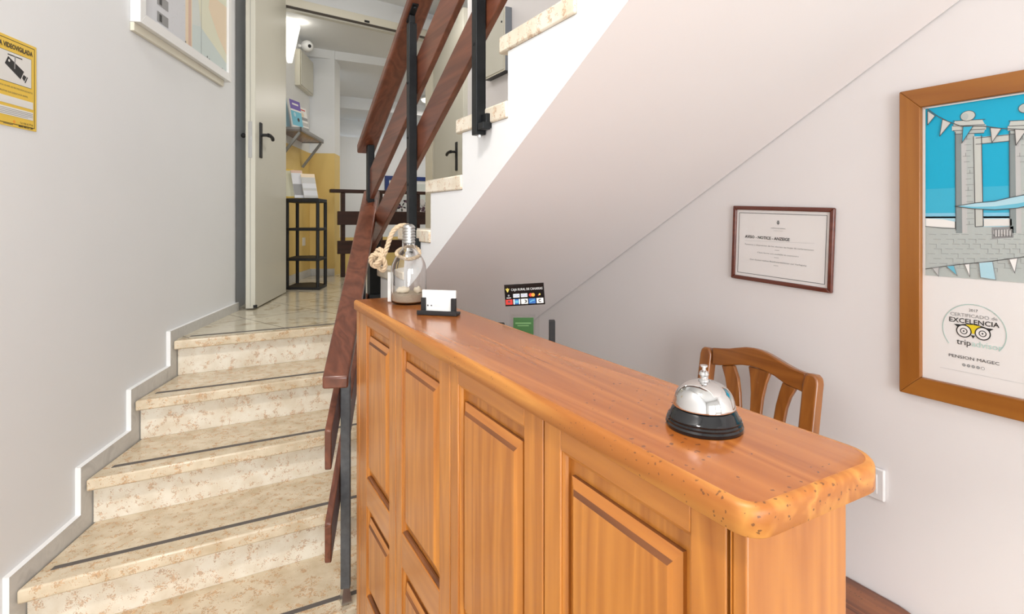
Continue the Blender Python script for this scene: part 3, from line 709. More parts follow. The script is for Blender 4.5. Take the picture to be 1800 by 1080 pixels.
# ================================================================ CHAIR
TL = .17
cn = Vector((1, 0, -TL)).normalized(); cp0 = Vector((1.40, 1, H-.405))
def cpx(px, py): return onP(px, py, cp0, cn)
chv = thing('dining_chair', (1.15, 1.03, 0), 'chestnut pine chair with an arched slatted back, between the counter and the right wall', 'chair')
cth = cn*-.024
yA, yB = cpx(1250, 620).y, cpx(1435, 665).y    # far and near post
ztop_c = H-.405
def lean(Y, z): return Vector((1.40+TL*(z-ztop_c), Y, z))
for y_, s_ in ((yA, 1), (yB, -1)):
    b = MB(); w = .021
    pts = [(y_-w, .48), (y_+w, .48), (y_+w, ztop_c-.022), (y_+w*.85, ztop_c-.007), (y_+w*.4, ztop_c), (y_-w*.4, ztop_c), (y_-w*.85, ztop_c-.007), (y_-w, ztop_c-.022)]
    b.prism([lean(Y, z)+cn*.005 for Y, z in pts], cn*-.032, 'chair'); b.build('back_post', chv, bevel=.006, seg=3)
    x_ = lean(y_, .48).x-.011
    b = MB(); b.hexa([(x_-.015+.02, y_-w, .001), (x_+.015+.02, y_-w, .001), (x_+.015+.02, y_+w, .001), (x_-.015+.02, y_+w, .001), (x_-.015, y_-w, .4795), (x_+.015, y_-w, .4795), (x_+.015, y_+w, .4795), (x_-.015, y_+w, .4795)], 'chair')
    b.build('leg', chv, bevel=.003)
    b = MB(); b.hexa([(.995, y_-.017, .001), (1.025, y_-.017, .001), (1.025, y_+.017, .001), (.995, y_+.017, .001), (.99, y_-.02, .43), (1.03, y_-.02, .43), (1.03, y_+.02, .43), (.99, y_+.02, .43)], 'chair')
    b.build('leg', chv, bevel=.003)
upl = [(1261,612),(1275,613),(1290,613.5),(1305,612),(1320,611),(1335,613),(1348,617),(1360,623),(1375,632),(1390,641),(1405,649),(1418,654),(1426,657)]
lol = [(1424,693),(1415,688),(1400,681),(1385,673),(1370,662),(1355,654),(1340,648),(1325,644),(1310,642),(1290,643),(1275,643),(1261,642)]
b = MB(); b.prism([cpx(*q) for q in upl+lol], cth, 'chairY'); b.build('top_rail', chv, bevel=.004, seg=3)
def zdn(t): return t
sl_ = [([(1275,643),(1281,665),(1285,690),(1287,715),(1286,745)], [(1307,745),(1308,715),(1307,690),(1304,665),(1297,643)]),
       ([(1322,644),(1325,665),(1326,690),(1325,715),(1322,750)], [(1340,755),(1344,725),(1347,700),(1353,675),(1361,655)]),
       ([(1382,672),(1376,690),(1370,712),(1366,735),(1362,765)], [(1380,775),(1384,745),(1389,720),(1396,700),(1406,684)])]
zl_ = .60
for a_, c_ in sl_:
    P = [cpx(*q) for q in a_]+[cpx(*q) for q in c_]
    lo_ = P[len(a_)-1]; lo2 = P[len(a_)]
    P = P[:len(a_)]+[lean(lo_.y-.004, zl_), lean(lo2.y+.004, zl_)]+P[len(a_):]
    P = [p+cn*-.006 for p in P]
    b = MB(); b.prism(P, cn*-.012, 'chair'); b.build('slat', chv, bevel=.003)
b = MB(); P = [lean(yA-.021, zl_-.03), lean(yB+.021, zl_-.03), lean(yB+.021, zl_+.005), lean(yA-.021, zl_+.005)]; b.prism(P, cth, 'chairY'); b.build('lower_rail', chv, bevel=.003)
b = MB(); b.prism([(1.275, yA+.005, .445), (1.275, yB-.005, .445), (.965, yB-.03, .445), (.965, yA+.03, .445)], (0,0,.03), 'chairY'); b.build('seat', chv, bevel=.010, seg=3)
b = MB(); b.box(1.03, 1.23, yA-.01, yA+.01, .385, .444, 'chairY'); b.box(1.03, 1.23, yB-.01, yB+.01, .385, .444, 'chairY'); b.box(1.0, 1.02, yB+.02, yA-.02, .385, .444, 'chairY'); b.build('seat_frame', chv, bevel=.002)

# ================================================================ LOW TABLE
zt = onX(1488, 1012, 1.528).z
tb = thing('side_table', (1.43, .95, 0), 'low table with a dark knotty wooden top against the right wall, behind the chair', 'table')
pts = [(1.528, 1.22), (1.528, .735), (1.524, .712), (1.512, .68), (1.49, .652), (1.455, .628), (1.41, .615), (1.36, .615), (1.33, .63), (1.318, .72), (1.325, .9), (1.315, 1.05), (1.325, 1.2)]
b = MB(); b.prism([(x, y, zt-.035) for x, y in pts], (0,0,.035), 'slab'); b.build('tabletop', tb, bevel=.006, seg=3)
for x, y in ((1.35, .73), (1.49, .75), (1.35, 1.16), (1.49, 1.16)):
    b = MB(); b.box(x-.016, x+.016, y-.016, y+.016, .001, zt-.0355, 'slab'); b.build('leg', tb, bevel=.003)

# ================================================================ SOCKET on the right wall
y0_, y1_ = onX(1558, 860, 1.53).y, onX(1558, 860, 1.53).y+.082
M['plate_white'] = plain('plate_white', (.74, .71, .70), .4)
so = thing('power_socket', (1.529, (y0_+y1_)/2, H-.70), 'white wall socket on the right wall just behind the corner of the counter', 'socket')
b = MB(); b.box(1.519, 1.5295, y0_, y1_, H-.725, H-.643, 'plate_white'); pf = b.build('plate', so, bevel=.004, seg=3)
b = MB(); b.box(1.5165, 1.5189, y0_+.016, y1_-.016, H-.709, H-.659, 'plate_white'); b.build('socket_insert', so, bevel=.001)
for dy in (-.0095, .0095): b = MB(); b.tube([(1.5166, (y0_+y1_)/2+dy, H-.684), (1.5160, (y0_+y1_)/2+dy, H-.684)], .0028, 'black', 10); b.build('socket_hole', so)

# ================================================================ PICTURES ON THE RIGHT WALL
# large framed certificate poster
XW = 1.53
FX = 1.508                      # front of the moulding
fl, fb = onX(1580.5, 688.5, FX).y, onX(1580, 688.5, FX).z
ft = onX(1583, 161.5, FX).z
il, ib, it = onX(1621, 400, FX+.006).y, onX(1622, 666, FX+.006).z, onX(1624, 188, FX+.006).z
FW = .60; fr_ = fl-FW; bwid = fl-il; ir = fr_+bwid
PG = thing('picture_frame', (XW-.011, (fl+fr_)/2, fb), 'large teak-framed poster with a blue sea-tower drawing and an award certificate, on the right wall', 'framed poster')
def mitre(frame_thing, yl, yr, zb, zt_, bl, x_out, x_in, mat_h, mat_v, nm='frame_side', bev=.002):
    for k_, (p, mt) in enumerate(([((yl, zb), (yl-bl, zb+bl), (yl-bl, zt_-bl), (yl, zt_)), mat_v], [((yr, zb), (yr+bl, zb+bl), (yr+bl, zt_-bl), (yr, zt_)), mat_v],
                                  [((yl, zb), (yl-bl, zb+bl), (yr+bl, zb+bl), (yr, zb)), mat_h], [((yl, zt_), (yl-bl, zt_-bl), (yr+bl, zt_-bl), (yr, zt_)), mat_h])):
        b = MB(); b.prism([(x_out, y, z) for y, z in p], (x_in-x_out, 0, 0), mt); b.build(nm, frame_thing, bevel=bev)
bz = ib-fb
mitre(PG, fl, fr_, fb, ft, bwid*.96, FX, XW-.001, 'frame', 'frameV')
b = MB(); b.box(FX+.012, FX+.015, ir-.004, il+.004, ib-.008, it+.008, 'cardp'); bk = b.build('mount_board', PG, smooth=False)
cv = Canvas((FX+.0118, (il+ir)/2, (ib+it)/2), (0, -1, 0), (0, 0, 1))
def PX(pts, m_, k_=1): cv.pp(pts, m_, k_)
hw3 = (il-ir)/2
def ex(pts): return pts
u0, vt = cv.uv(1627, 191); _, vb = cv.uv(1627, 484)
aR = hw3-.004
cv.rect(u0, vb, aR, vt, 'sky', 1)
vse = cv.uv(1627, 375)[1]; vs2 = cv.uv(1627, 340)[1]; vwl = cv.uv(1627, 398)[1]
cv.rect(u0, vse, aR, vs2+.01, 'sky2', 2); cv.rect(u0, vse-.012, aR, vse, 'seab', 3); cv.rect(u0, vwl, aR, vse-.008, 'palesea', 3)
cv.rect(u0, vb, aR, vwl, 'tower', 4)
cv.line([(u0, vwl), (cv.uv(1680, 401)[0], vwl+.001)], .002, 'dgrey', 5)
LN = .0014
def PL(pts, w=LN, m_='dgrey', k_=8): cv.line(pts, w, m_, k_, px=True)
def tower(x0, x1, xt0, xt1, xs, top, dx=0):
    PX([(x0, 410), (x0-1, 232), (x1-1, 232), (x1+4, 400), (x1, 410)], 'tower', 5)
    PX([(x0, 410), (x0-1, 232), (x0+9, 232), (x0+11, 410)], 'towerd', 6); PX([(x0+11, 410), (x0+9, 232), (x0+18, 232), (x0+20, 410)], 'lgrey', 6)
    PX([(x1+2, 399), (x1-2, 240), (xs-2, 240), (xs+2, 398)], 'tower2', 6)
    PL([(x0, 405), (x0-1, 232)]); PL([(x1+1, 398), (x1-2, 240)]); PL([(xs+2, 398), (xs-1, 238)]); PL([(x1+1, 399), (xs+2, 398)])
    PX([(xt0, 222), (xt0, 230), (xt1, 228), (xt1, 219)], 'tower2', 7); PX([(xt0+4, 230), (xt0+6, 236), (xt1-4, 234), (xt1-2, 228)], 'tower', 7)
    PX([(xt0+5, 213), (xt0+2, 222), (xt1-2, 219), (xt1-7, 210)], 'tower2', 7)
    for yy in (213, 222, 230): PL([(xt0+2, yy), (xt1-2, yy-3)])
    PL([(xt0+5, 236), (xt1-4, 234)])
    c_ = ((xt0+xt1)/2-2, top); a0, b0 = cv.uv(*c_); rr = abs(cv.uv(c_[0]+12.5, top)[0]-a0)
    cv.disc(a0, b0, rr+.0012, 'dgrey', 8, 28, rr*.82+.0012); cv.disc(a0, b0, rr, 'tower2', 9, 28, rr*.82); cv.disc(a0-rr*.4, b0-.001, rr*.5, 'tower', 10, 20, rr*.6)
    random.seed(3)
    for i in range(16):
        yy = 245+i*10; xx = x0+12+random.random()*(x1-x0-24)
        PL([(xx, yy), (xx+8+random.random()*6, yy-.5)], .0009, 'mgrey', 8)
        if i % 3 == 0: PL([(xx+5, yy), (xx+5, yy-6)], .0009, 'mgrey', 8)
tower(1681, 1714, 1674, 1734, 1727, 204)
PX([(1714, 242), (1714, 254), (1776, 248), (1776, 236)], 'tower2', 5); PL([(1716, 254), (1776, 248)]); PL([(1716, 243), (1776, 237)])
tower(1776, 1822, 1772, 1840, 1838, 190)
# parapet, grille and stones
cvx = [(1737, 399), (1782, 396), (1782, 414), (1738, 416)]
PX([(1744, 400), (1782, 398), (1782, 418), (1744, 420)], 'mgrey', 6); PX([(1747, 405), (1780, 403), (1780, 414), (1747, 416)], 'lgrey', 7)
for i in range(7): PL([(1749+i*5, 404), (1749+i*5, 416)], .0012, 'dgrey', 8)
random.seed(5)
for r_ in range(8):
    yy = 412+r_*8.5
    for i in range(9):
        xx = 1630+i*20+(10 if r_ % 2 else 0)+random.random()*5
        if xx > 1795: continue
        PL([(xx, yy), (xx+13, yy+.6)], .0007, 'mgrey', 7)
        if random.random() < .45: PL([(xx+13, yy), (xx+13, yy+7)], .0007, 'mgrey', 7)
PX([(1628, 384), (1660, 386), (1679, 390), (1680, 401), (1628, 398)], 'paper', 6); PL([(1628, 398), (1655, 401), (1680, 402), (1680, 390)], LN)
PX([(1730, 385), (1779, 385), (1779, 397), (1730, 398)], 'swhite', 6)
# long boat-shaped banner
PX([(1680, 363), (1715, 357), (1750, 354), (1775, 348), (1800, 343), (1830, 340), (1830, 356), (1790, 366), (1750, 369), (1710, 367)], 'cyan', 11)
PX([(1684, 362), (1715, 358), (1750, 355), (1775, 349), (1800, 344), (1830, 341), (1830, 350), (1790, 358), (1750, 363), (1715, 364)], 'palesea', 12)
PL([(1680, 363), (1715, 357), (1750, 354), (1775, 348), (1800, 343), (1830, 340)], .0016, 'dgrey', 13); PL([(1680, 363), (1710, 367), (1750, 369), (1790, 366), (1830, 357)], .0016, 'dgrey', 13)
# bunting
PL([(1630, 191), (1650, 205), (1668, 214), (1690, 222), (1730, 222), (1760, 226), (1800, 228), (1830, 222)], .0018, 'dgrey', 14)
for tr, m_ in (([(1632, 195), (1645, 204), (1632, 220)], 'flag'), ([(1658, 210), (1673, 216), (1653, 240)], 'flag'), ([(1694, 223), (1712, 222), (1692, 252)], 'sky2'), ([(1742, 225), (1762, 226), (1745, 251)], 'flag'), ([(1785, 227), (1806, 228), (1787, 256)], 'flag')):
    PX(tr, m_, 14); PL(tr+[tr[0]], .0014, 'dgrey', 15)
PL([(1628, 473), (1680, 466), (1740, 460), (1800, 452), (1830, 448)], .0016, 'dgrey', 14)
for tr, m_ in (([(1640, 471), (1652, 470), (1651, 486)], 'lgrey'), ([(1665, 468), (1678, 467), (1684, 485)], 'cyan'), ([(1697, 465), (1706, 464), (1706, 487)], 'paper'), ([(1722, 462), (1746, 460), (1752, 492), (1725, 488)], 'palesea'), ([(1775, 456), (1790, 454), (1785, 480)], 'paper')):
    PX(tr, m_, 14); PL(tr+[tr[0]], .0011, 'mgrey', 15)
cv.line([(u0, vb), (u0, vt), (aR, vt)], .0025, 'swhite', 16)
# round award logo
ca, cb = cv.uv(1711, 582); rr = abs(cv.uv(1711, 535)[1]-cb)*.98
cv.arc(ca, cb, rr, .0016, -38, 218, 'teal', 3, 50)
cv.text('2017', ca, cv.uv(1711, 547)[1]-.002, .0085, 'dgrey'); cv.text('CERTIFICADO de', ca, cv.uv(1711, 557)[1]-.003, .0112, 'mgrey', sx=1.04)
cv.text('EXCELENCIA', ca, cv.uv(1711, 567)[1]-.0045, .0152, 'ink', sx=1.06, bold=.0002)
ea = .0175; eb = cv.uv(1711, 583)[1]
cv.poly([(ca+.031*math.cos(math.radians(t))*1.0, eb+.005+.011*math.sin(math.radians(t))) for t in range(0, 181, 15)], 'ink', 2)
cv.poly([(ca-.020, eb+.008), (ca-.012, eb+.0135), (ca, eb+.0148), (ca+.012, eb+.0135), (ca+.020, eb+.008), (ca, eb-.006)], 'owly', 3)
for s_ in (-1, 1):
    cv.disc(ca+s_*ea, eb-.002, .0148, 'ink', 4, 28); cv.disc(ca+s_*ea, eb-.002, .0125, 'cardp', 5, 28); cv.disc(ca+s_*ea, eb-.002, .0072, 'ink', 6, 22); cv.disc(ca+s_*ea, eb-.002, .0054, 'cardp', 7, 22); cv.disc(ca+s_*ea, eb-.002, .0018, 'ink', 8, 12)
    cv.poly([(ca+s_*.024, eb+.012), (ca+s_*.037, eb+.0115), (ca+s_*.030, eb+.006)], 'ink', 4)
cv.poly([(ca-.004, eb-.009), (ca+.004, eb-.009), (ca, eb-.016)], 'ink', 6)
tz = cv.uv(1711, 607)[1]
cv.text('trip', ca-.0175, tz-.003, .019, 'ink', align='CENTER', sx=1.0); cv.text('advisor', ca+.0245, tz-.003, .019, 'teal', align='CENTER', sx=1.0)
cv.text('PENSION MAGEC', ca, cv.uv(1711, 632)[1]-.003, .0098, 'ink', sx=1.25)
for i in range(5):
    a_ = ca+(i-2)*.0088; z_ = cv.uv(1711, 645)[1]; cv.disc(a_, z_, .0034, 'mgrey', 2, 14)
    if i == 4: cv.disc(a_, z_, .0026, 'cardp', 3, 14)
    else: cv.disc(a_, z_, .0014, 'lgrey', 3, 10)
zl3 = cv.uv(1700, 655)[1]; cv.rect(u0+.03, zl3-.0006, aR-.03, zl3, 'lgrey', 2)
cv.build('printed_poster', bk)
b = MB(); b.box(FX+.0068, FX+.0072, ir-.002, il+.002, ib-.004, it+.004, 'acryl'); 

# small framed notice, hung slightly crooked
NX = 1.516
nl = (onX(1288.5, 361, NX)+onX(1284.5, 490, NX))/2
c4 = [onX(1288.5, 361.5, NX), onX(1468.5, 366, NX), onX(1458, 515.5, NX), onX(1284, 489, NX)]
ctr = sum(c4, Vector())/4
ur = ((c4[1]-c4[0])+(c4[2]-c4[3])).normalized(); uu = Vector((-1, 0, 0)).cross(ur).normalized()
if uu.z < 0: uu = -uu
nw = ((c4[1]-c4[0]).length+(c4[2]-c4[3]).length)/4; nh = ((c4[0]-c4[3]).length+(c4[1]-c4[2]).length)/4
NG = thing('picture_frame', (XW-.007, ctr.y, ctr.z-nh), 'small mahogany-framed white notice sheet, tilted, on the right wall', 'framed notice')
fwid = .0125; xn = Vector((1, 0, 0))
for a0, b0, a1, b1, mt in ((-nw, -nh, nw, -nh, 0), (nw, -nh, nw, nh, 0), (nw, nh, -nw, nh, 0), (-nw, nh, -nw, -nh, 0)):
    cx_, cy_ = (a0+a1)/2, (b0+b1)/2
    i0 = (a0-math.copysign(fwid, a0), b0-math.copysign(fwid, b0)); i1 = (a1-math.copysign(fwid, a1), b1-math.copysign(fwid, b1))
    P = [ctr+ur*a+uu*b_ for a, b_ in ((a0, b0), (a1, b1), i1, i0)]
    b = MB(); b.prism(P, xn*(XW-.0015-NX), 'mahog'); b.build('frame_side', NG, bevel=.003, seg=3)
b = MB(); b.obox(ctr+xn*.0075, ur, xn, uu, nw-fwid*.8, .001, nh-fwid*.8, 'cardp'); nb = b.build('notice_sheet', NG, smooth=False)
cv = Canvas(ctr+xn*.0062, ur, uu)
iw, ih = nw-fwid, nh-fwid
m_ = .0095
cv.line([(-iw+m_, -ih+m_), (iw-m_, -ih+m_), (iw-m_, ih-m_), (-iw+m_, ih-m_), (-iw+m_, -ih+m_)], .0014, 'ink', 2)
a_, b_ = cv.uv(1368, 392); cv.poly([(a_-.0045, b_+.003), (a_+.0045, b_+.003), (a_+.0045, b_-.002), (a_, b_-.007), (a_-.0045, b_-.002)], 'mgrey', 2); cv.rect(a_-.003, b_+.0035, a_+.003, b_+.0065, 'dgrey', 2); cv.disc(a_, b_-.001, .002, 'dgrey', 3, 8)
cv.text('GOBIERNO DE CANARIAS', a_, cv.uv(1368, 402)[1]-.0008, .0042, 'mgrey', sx=1.0); cv.text('Consejeria de Turismo', a_, cv.uv(1368, 406)[1]-.001, .0034, 'lgrey')
u1, v1 = cv.uv(1310, 417); u2_, v2_ = cv.uv(1389, 420)
cv.text('AVISO - NOTICE - ANZEIGE', u1, (v1+v2_)/2-.0045, .0125, 'ink', align='LEFT', sx=(u2_-u1)/.155, bold=.0002)
cv.line([cv.uv(1310, 423), cv.uv(1432, 428)], .0006, 'lgrey', 2)
for txt, x0_, x1_, yy, z_ in (('Tenemos a disposicion de los clientes las hojas de reclamaciones', 1309, 1431, 434.5, .0062), ('Claim forms are available to customers', 1331, 1404, 447.5, .0062), ('Den Gasten stehen Beschwerdeblatter zur Verfugung', 1318, 1418, 461.5, .0062)):
    a0, _ = cv.uv(x0_, yy); a1, _ = cv.uv(x1_, yy); V, _f = text_geo(txt, .0062, 'LEFT'); wd_ = max(v.x for v in V)
    cv.text(txt, a0, cv.uv((x0_+x1_)/2, yy)[1]-.002, .0062, 'mgrey', align='LEFT', sx=(a1-a0)/wd_)
for xx, yy in ((1366, 440.5), (1365, 453.5), (1364, 467.5)): cv.line([cv.uv(xx-4, yy-.6), cv.uv(xx+4, yy+.4)], .0007, 'dgrey', 2)
cv.build('printed_notice', nb)

# ================================================================ LEFT WALL: SIGN AND PICTURE
wp = Vector((XL(2, -ST), 2, 0))+lnor*.0022
cv = Canvas(wp, ldir, (0,0,1)); 
q0 = onP(64, 84, wp, lnor); q1_ = onP(64, 232, wp, lnor)
u_r, v_t = cv.uv(64, 84); _, v_b = cv.uv(64, 232)
sw = .20; ul = u_r-sw
SG = thing('warning_sign', wp+ldir*(u_r-sw/2)+Vector((0,0,v_b))-lnor*.002, 'yellow video-surveillance warning sign on the left wall', 'sign')
b = MB(); P = [cv.at(ul, v_b, -6), cv.at(u_r, v_b, -6), cv.at(u_r, v_t, -6), cv.at(ul, v_t, -6)]; b.prism(P, lnor*.0014, 'syel'); sgp = b.build('sign_plate', SG, smooth=False)
hS = v_t-v_b
cv.line([(ul+.009, v_b+.009), (u_r-.009, v_b+.009), (u_r-.009, v_t-.009), (ul+.009, v_t-.009), (ul+.009, v_b+.009)], .0018, 'ink', 1)
V, _f = text_geo('ZONA VIDEOVIGILADA', .02, 'LEFT'); wv_ = max(v.x for v in V)
cv.text('ZONA VIDEOVIGILADA', ul+.014, v_t-.034, .02, 'ink', align='LEFT', sx=(sw-.032)/wv_, bold=.0006)
cv.rect(ul+.022, v_t-.135, u_r-.022, v_t-.044, 'ink', 1); cv.rect(ul+.0232, v_t-.1338, u_r-.0232, v_t-.0452, 'swhite', 2)
ccx, ccy = u_r-.088, v_t-.090
def rot(pts, a, c): a = math.radians(a); return [(c[0]+x*math.cos(a)-y*math.sin(a), c[1]+x*math.sin(a)+y*math.cos(a)) for x, y in pts]
cv.poly(rot([(-.040, -.014), (.030, -.014), (.030, .016), (-.040, .013)], -28, (ccx, ccy)), 'ink', 3)
cv.poly(rot([(.033, -.006), (.045, -.009), (.045, .009), (.033, .007)], -28, (ccx, ccy)), 'ink', 3); cv.poly(rot([(.047, -.011), (.051, -.011), (.051, .011), (.047, .011)], -28, (ccx, ccy)), 'ink', 3)
cv.disc(*rot([(-.031, .004)], -28, (ccx, ccy))[0], .004, 'swhite', 4, 14)
cv.line([(ccx-.004, ccy), (ccx-.002, ccy+.036)], .0045, 'mgrey', 4); cv.line([(ccx-.030, ccy+.036), (ccx+.026, ccy+.036)], .003, 'ink', 3)
for i, (t, z_) in enumerate((('LEY ORGANICA 15/1999, DE PROTECCION DE DATOS', .150), ('PUEDE EJERCITAR SUS DERECHOS ANTE:', .166))):
    V, _f = text_geo(t, .007, 'LEFT'); w9 = max(v.x for v in V); cv.text(t, ul+.016, v_t-z_, .007, 'dgrey', align='LEFT', sx=(sw-.034-(.02 if i else 0))/w9)
cv.rect(ul+.014, v_t-.198, u_r-.015, v_t-.176, 'swhite', 2); cv.rect(ul+.014, v_t-.232, u_r-.015, v_t-.207, 'swhite', 2)
for i in range(4): cv.rect(ul+.03, v_t-.2135-i*.005, u_r-.017-(.02 if i == 3 else 0), v_t-.2120-i*.005, 'mgrey', 3)
cv.text('Tel: 928 46 77 06', u_r-.043, v_t-.250, .0085, 'ink', sx=.9); cv.text('Movil: 600 531 300', u_r-.046, v_t-.260, .0085, 'ink', sx=.9, bold=.0003)
cv.disc(u_r-.093, v_t-.248, .005, 'orange', 2, 12); cv.rect(u_r-.135, v_t-.259, u_r-.098, v_t-.257, 'dgrey', 2)
cv.build('printed_text', sgp)

# watercolour in a deep white frame, high on the left wall
fw0 = Vector((XL(2, -ST), 2, 0))
q_n = onP(224, 38, fw0, lnor); depth = .042
fp = fw0+lnor*depth
cvn = Canvas(fp, ldir, (0,0,1))
un, vn = cvn.uv(251, 38.5); uf, vf = cvn.uv(407, 147)
vbm = (vn+vf)/2
un0 = (Canvas(fw0+lnor*.001, ldir, (0,0,1)).uv(224, 38)[0]+un)/2
uf = min(uf, (Vector((XL(3.86, -ST), 3.86, 0))-fw0).dot(ldir)); HT = .62
PF = thing('picture_frame', fw0+ldir*((un0+uf)/2)+Vector((0,0,vbm)), 'pale watercolour in a deep white box frame, high on the left wall', 'framed picture')
bl = .045
def lp(u, v, off): return fw0+ldir*u+lnor*off+Vector((0,0,v))
for (P, ) in (([(un0, vbm), (uf, vbm), (uf-bl, vbm+bl), (un0+bl, vbm+bl)],), ([(un0, vbm+HT), (uf, vbm+HT), (uf-bl, vbm+HT-bl), (un0+bl, vbm+HT-bl)],), ([(un0, vbm), (un0+bl, vbm+bl), (un0+bl, vbm+HT-bl), (un0, vbm+HT)],), ([(uf, vbm), (uf-bl, vbm+bl), (uf-bl, vbm+HT-bl), (uf, vbm+HT)],)):
    b = MB(); b.prism([lp(u, v, depth) for u, v in P], lnor*-(depth-.001), 'white'); b.build('frame_side', PF, bevel=.0015)
b = MB(); b.prism([lp(un0+.002, vbm-.036, .001), lp(uf-.05, vbm-.036, .001), lp(uf-.05, vbm-.0005, .001), lp(un0+.002, vbm-.0005, .001)], lnor*.016, 'cream'); tag(b.build('lower_strip', PF, bevel=.001), 'cream strip under the frame')  # slightly raised cream strip along the wall below the frame
b = MB(); b.prism([lp(un0+bl*.9, vbm+bl*.9, depth-.012), lp(uf-bl*.9, vbm+bl*.9, depth-.012), lp(uf-bl*.9, vbm+HT-bl*.9, depth-.012), lp(un0+bl*.9, vbm+HT-bl*.9, depth-.012)], lnor*-.003, 'paper'); pb = b.build('mount_board', PF, smooth=False)
cv = Canvas(fw0+lnor*(depth-.0115), ldir, (0,0,1))
ua, ub = un0+bl+.004, uf-bl-.004; va, vb_ = vbm+bl+.003, vbm+HT-bl-.01
W_ = ub-ua
cv.rect(ua, va, ub, vb_, 'wash', 1); cv.rect(ua, va, ua+W_*.42, vb_, 'washl', 2); cv.rect(ua+W_*.42, va, ua+W_*.50, vb_, 'washo', 2); cv.rect(ua+W_*.455, va, ua+W_*.49, vb_, 'washp', 3)
cv.poly([(ua+W_*.5, va), (ub, va), (ub, va+.22), (ua+W_*.5, va+.12)], 'wash2', 2)
cv.poly([(ua+W_*.62, va+.14), (ub, va+.05), (ub, vb_), (ua+W_*.5, vb_)], 'washy', 3)
cv.poly([(ua+W_*.72, va+.28), (ua+W_*.86, va+.17), (ub, va+.10), (ub, va+.38), (ua+W_*.74, va+.36)], 'washo', 4)
cv.line([(ua+W_*.62, va), (ua+W_*.62, vb_)], .003, 'mgrey', 5); cv.line([(ua, va), (ub, va)], .002, 'mgrey', 5)
for i in range(3): cv.rect(ua+W_*.12, va+.012+i*.075, ua+W_*.23, va+.058+i*.075, 'mgrey', 5); cv.rect(ua+W_*.14, va+.018+i*.075, ua+W_*.165, va+.05+i*.075, 'ink', 6)
random.seed(11)
for i in range(26):
    a_ = ua+W_*(.25+.15*random.random()); b_ = va+.02+random.random()*.16; cv.line([(a_, b_), (a_+.02*(random.random()-.3), b_+.02*(random.random()-.5))], .0012, 'lgrey', 6)
for a_, b_, r_ in ((.70, .010, .006), (.73, .006, .004), (.42, .008, .005), (.93, .004, .005)): cv.disc(ua+W_*a_, va+b_, r_, 'dgrey', 7, 9)
cv.build('watercolour', pb)

# ================================================================ DOORS
def door(name, p_edge, p_hinge, thick, side, mat, label, z1=HD-.01):
    """leaf from its free edge to its hinge; side=+1: thickness to the left of edge->hinge"""
    e_ = Vector((*p_edge, 0)); h_2 = Vector((*p_hinge, 0)); d = (h_2-e_).normalized(); n = Vector((-d.y, d.x, 0))*side
    b = MB(); P = [e_, h_2, h_2+n*thick, e_+n*thick]
    b.hexa([Vector((v.x, v.y, LZ+.008)) for v in P]+[Vector((v.x, v.y, z1)) for v in P] if side > 0 else [Vector((v.x, v.y, LZ+.008)) for v in P[::-1]]+[Vector((v.x, v.y, z1)) for v in P[::-1]], mat)
    o = b.build(name, bevel=.002, origin=(h_2.x, h_2.y, LZ)); struct(o, label); return o, d, n
def handle(parent, base, d, n, rev=1, plate=True):     # base: centre of back plate on the leaf face, n outward
    b = MB(); b.obox(base+n*.004, d, n, (0,0,1), .022, .005, .115, 'black'); hp = b.build('handle_plate', parent, bevel=.003)
    b = MB(); c_ = base+Vector((0,0,.035)); b.tube([c_+n*.006, c_+n*.05], .010, 'black', 12)
    b.tube([c_+n*.048, c_+n*.052+d*.02*rev, c_+n*.052+d*.06*rev, c_+n*.050+d*.10*rev+Vector((0,0,-.006)), c_+n*.046+d*.125*rev+Vector((0,0,-.014))], [.013, .013, .011, .012, .011], 'black', 12)
    b.build('lever', hp); return hp
d1, dd, dn = door('door_1', (.300, 3.850), (.575, 4.592), .058, 1, 'leaf', 'pale cream left door leaf, folded open against the left wall', HD+.06)
n_out = -dn
hq = onP(457.5, 247, Vector((.30, 3.85, 0)), n_out)
handle(d1, hq, dd, n_out, 1)
b = MB(); eb = Vector((.300, 3.850, 0))+dn*.030-dd*.001; b.obox((eb.x, eb.y, hq.z-.01), dn, dd, (0,0,1), .012, .0012, .115, 'steel'); lk = b.build('lock_plate', d1, bevel=.001); tag(lk, 'worn steel lock plate on the door edge')
b = MB(); b.obox(Vector((eb.x, eb.y, hq.z-.0))-dd*.003, dn, dd, (0,0,1), .006, .003, .012, 'steel'); b.build('latch', lk)
b = MB(); b.obox((Vector((.300, 3.850, 0))+dn*.029-dd*.0012)+Vector((0,0,(LZ+HD)/2)), dn, dd, (0,0,1), .0009, .0009, (HD-LZ)/2-.02, 'zinc'); tag(b.build('edge_groove', d1, smooth=False), 'dark rebate line along the door edge')
b = MB(); bk_ = Vector((hq.x, hq.y, 0))+dn*.058; b.tube([Vector((bk_.x, bk_.y, hq.z+.03)), Vector((bk_.x, bk_.y, hq.z+.03))+dn*.045], .010, 'black', 10); b.ball(Vector((bk_.x, bk_.y, hq.z+.03))+dn*.045, .016, 'black'); tag(b.build('back_knob', d1), 'black knob on the wall side')
b = MB(); b.tube([Vector((.300, 3.850, LZ+.012))-n_out*-.0-dd*.0, Vector((.300, 3.850, LZ+.03))], .012, 'black', 10); b.build('floor_bolt', d1)
d2, de, dn2 = door('door_2', (1.775, 3.935), (1.855, 4.765), .042, -1, 'leaf', 'pale olive right door leaf standing open on the right side of the landing')
n2 = -dn2
hq2 = onP(803, 275, Vector((1.775, 3.935, 0)), n2)
handle(d2, hq2, de, n2, 1)

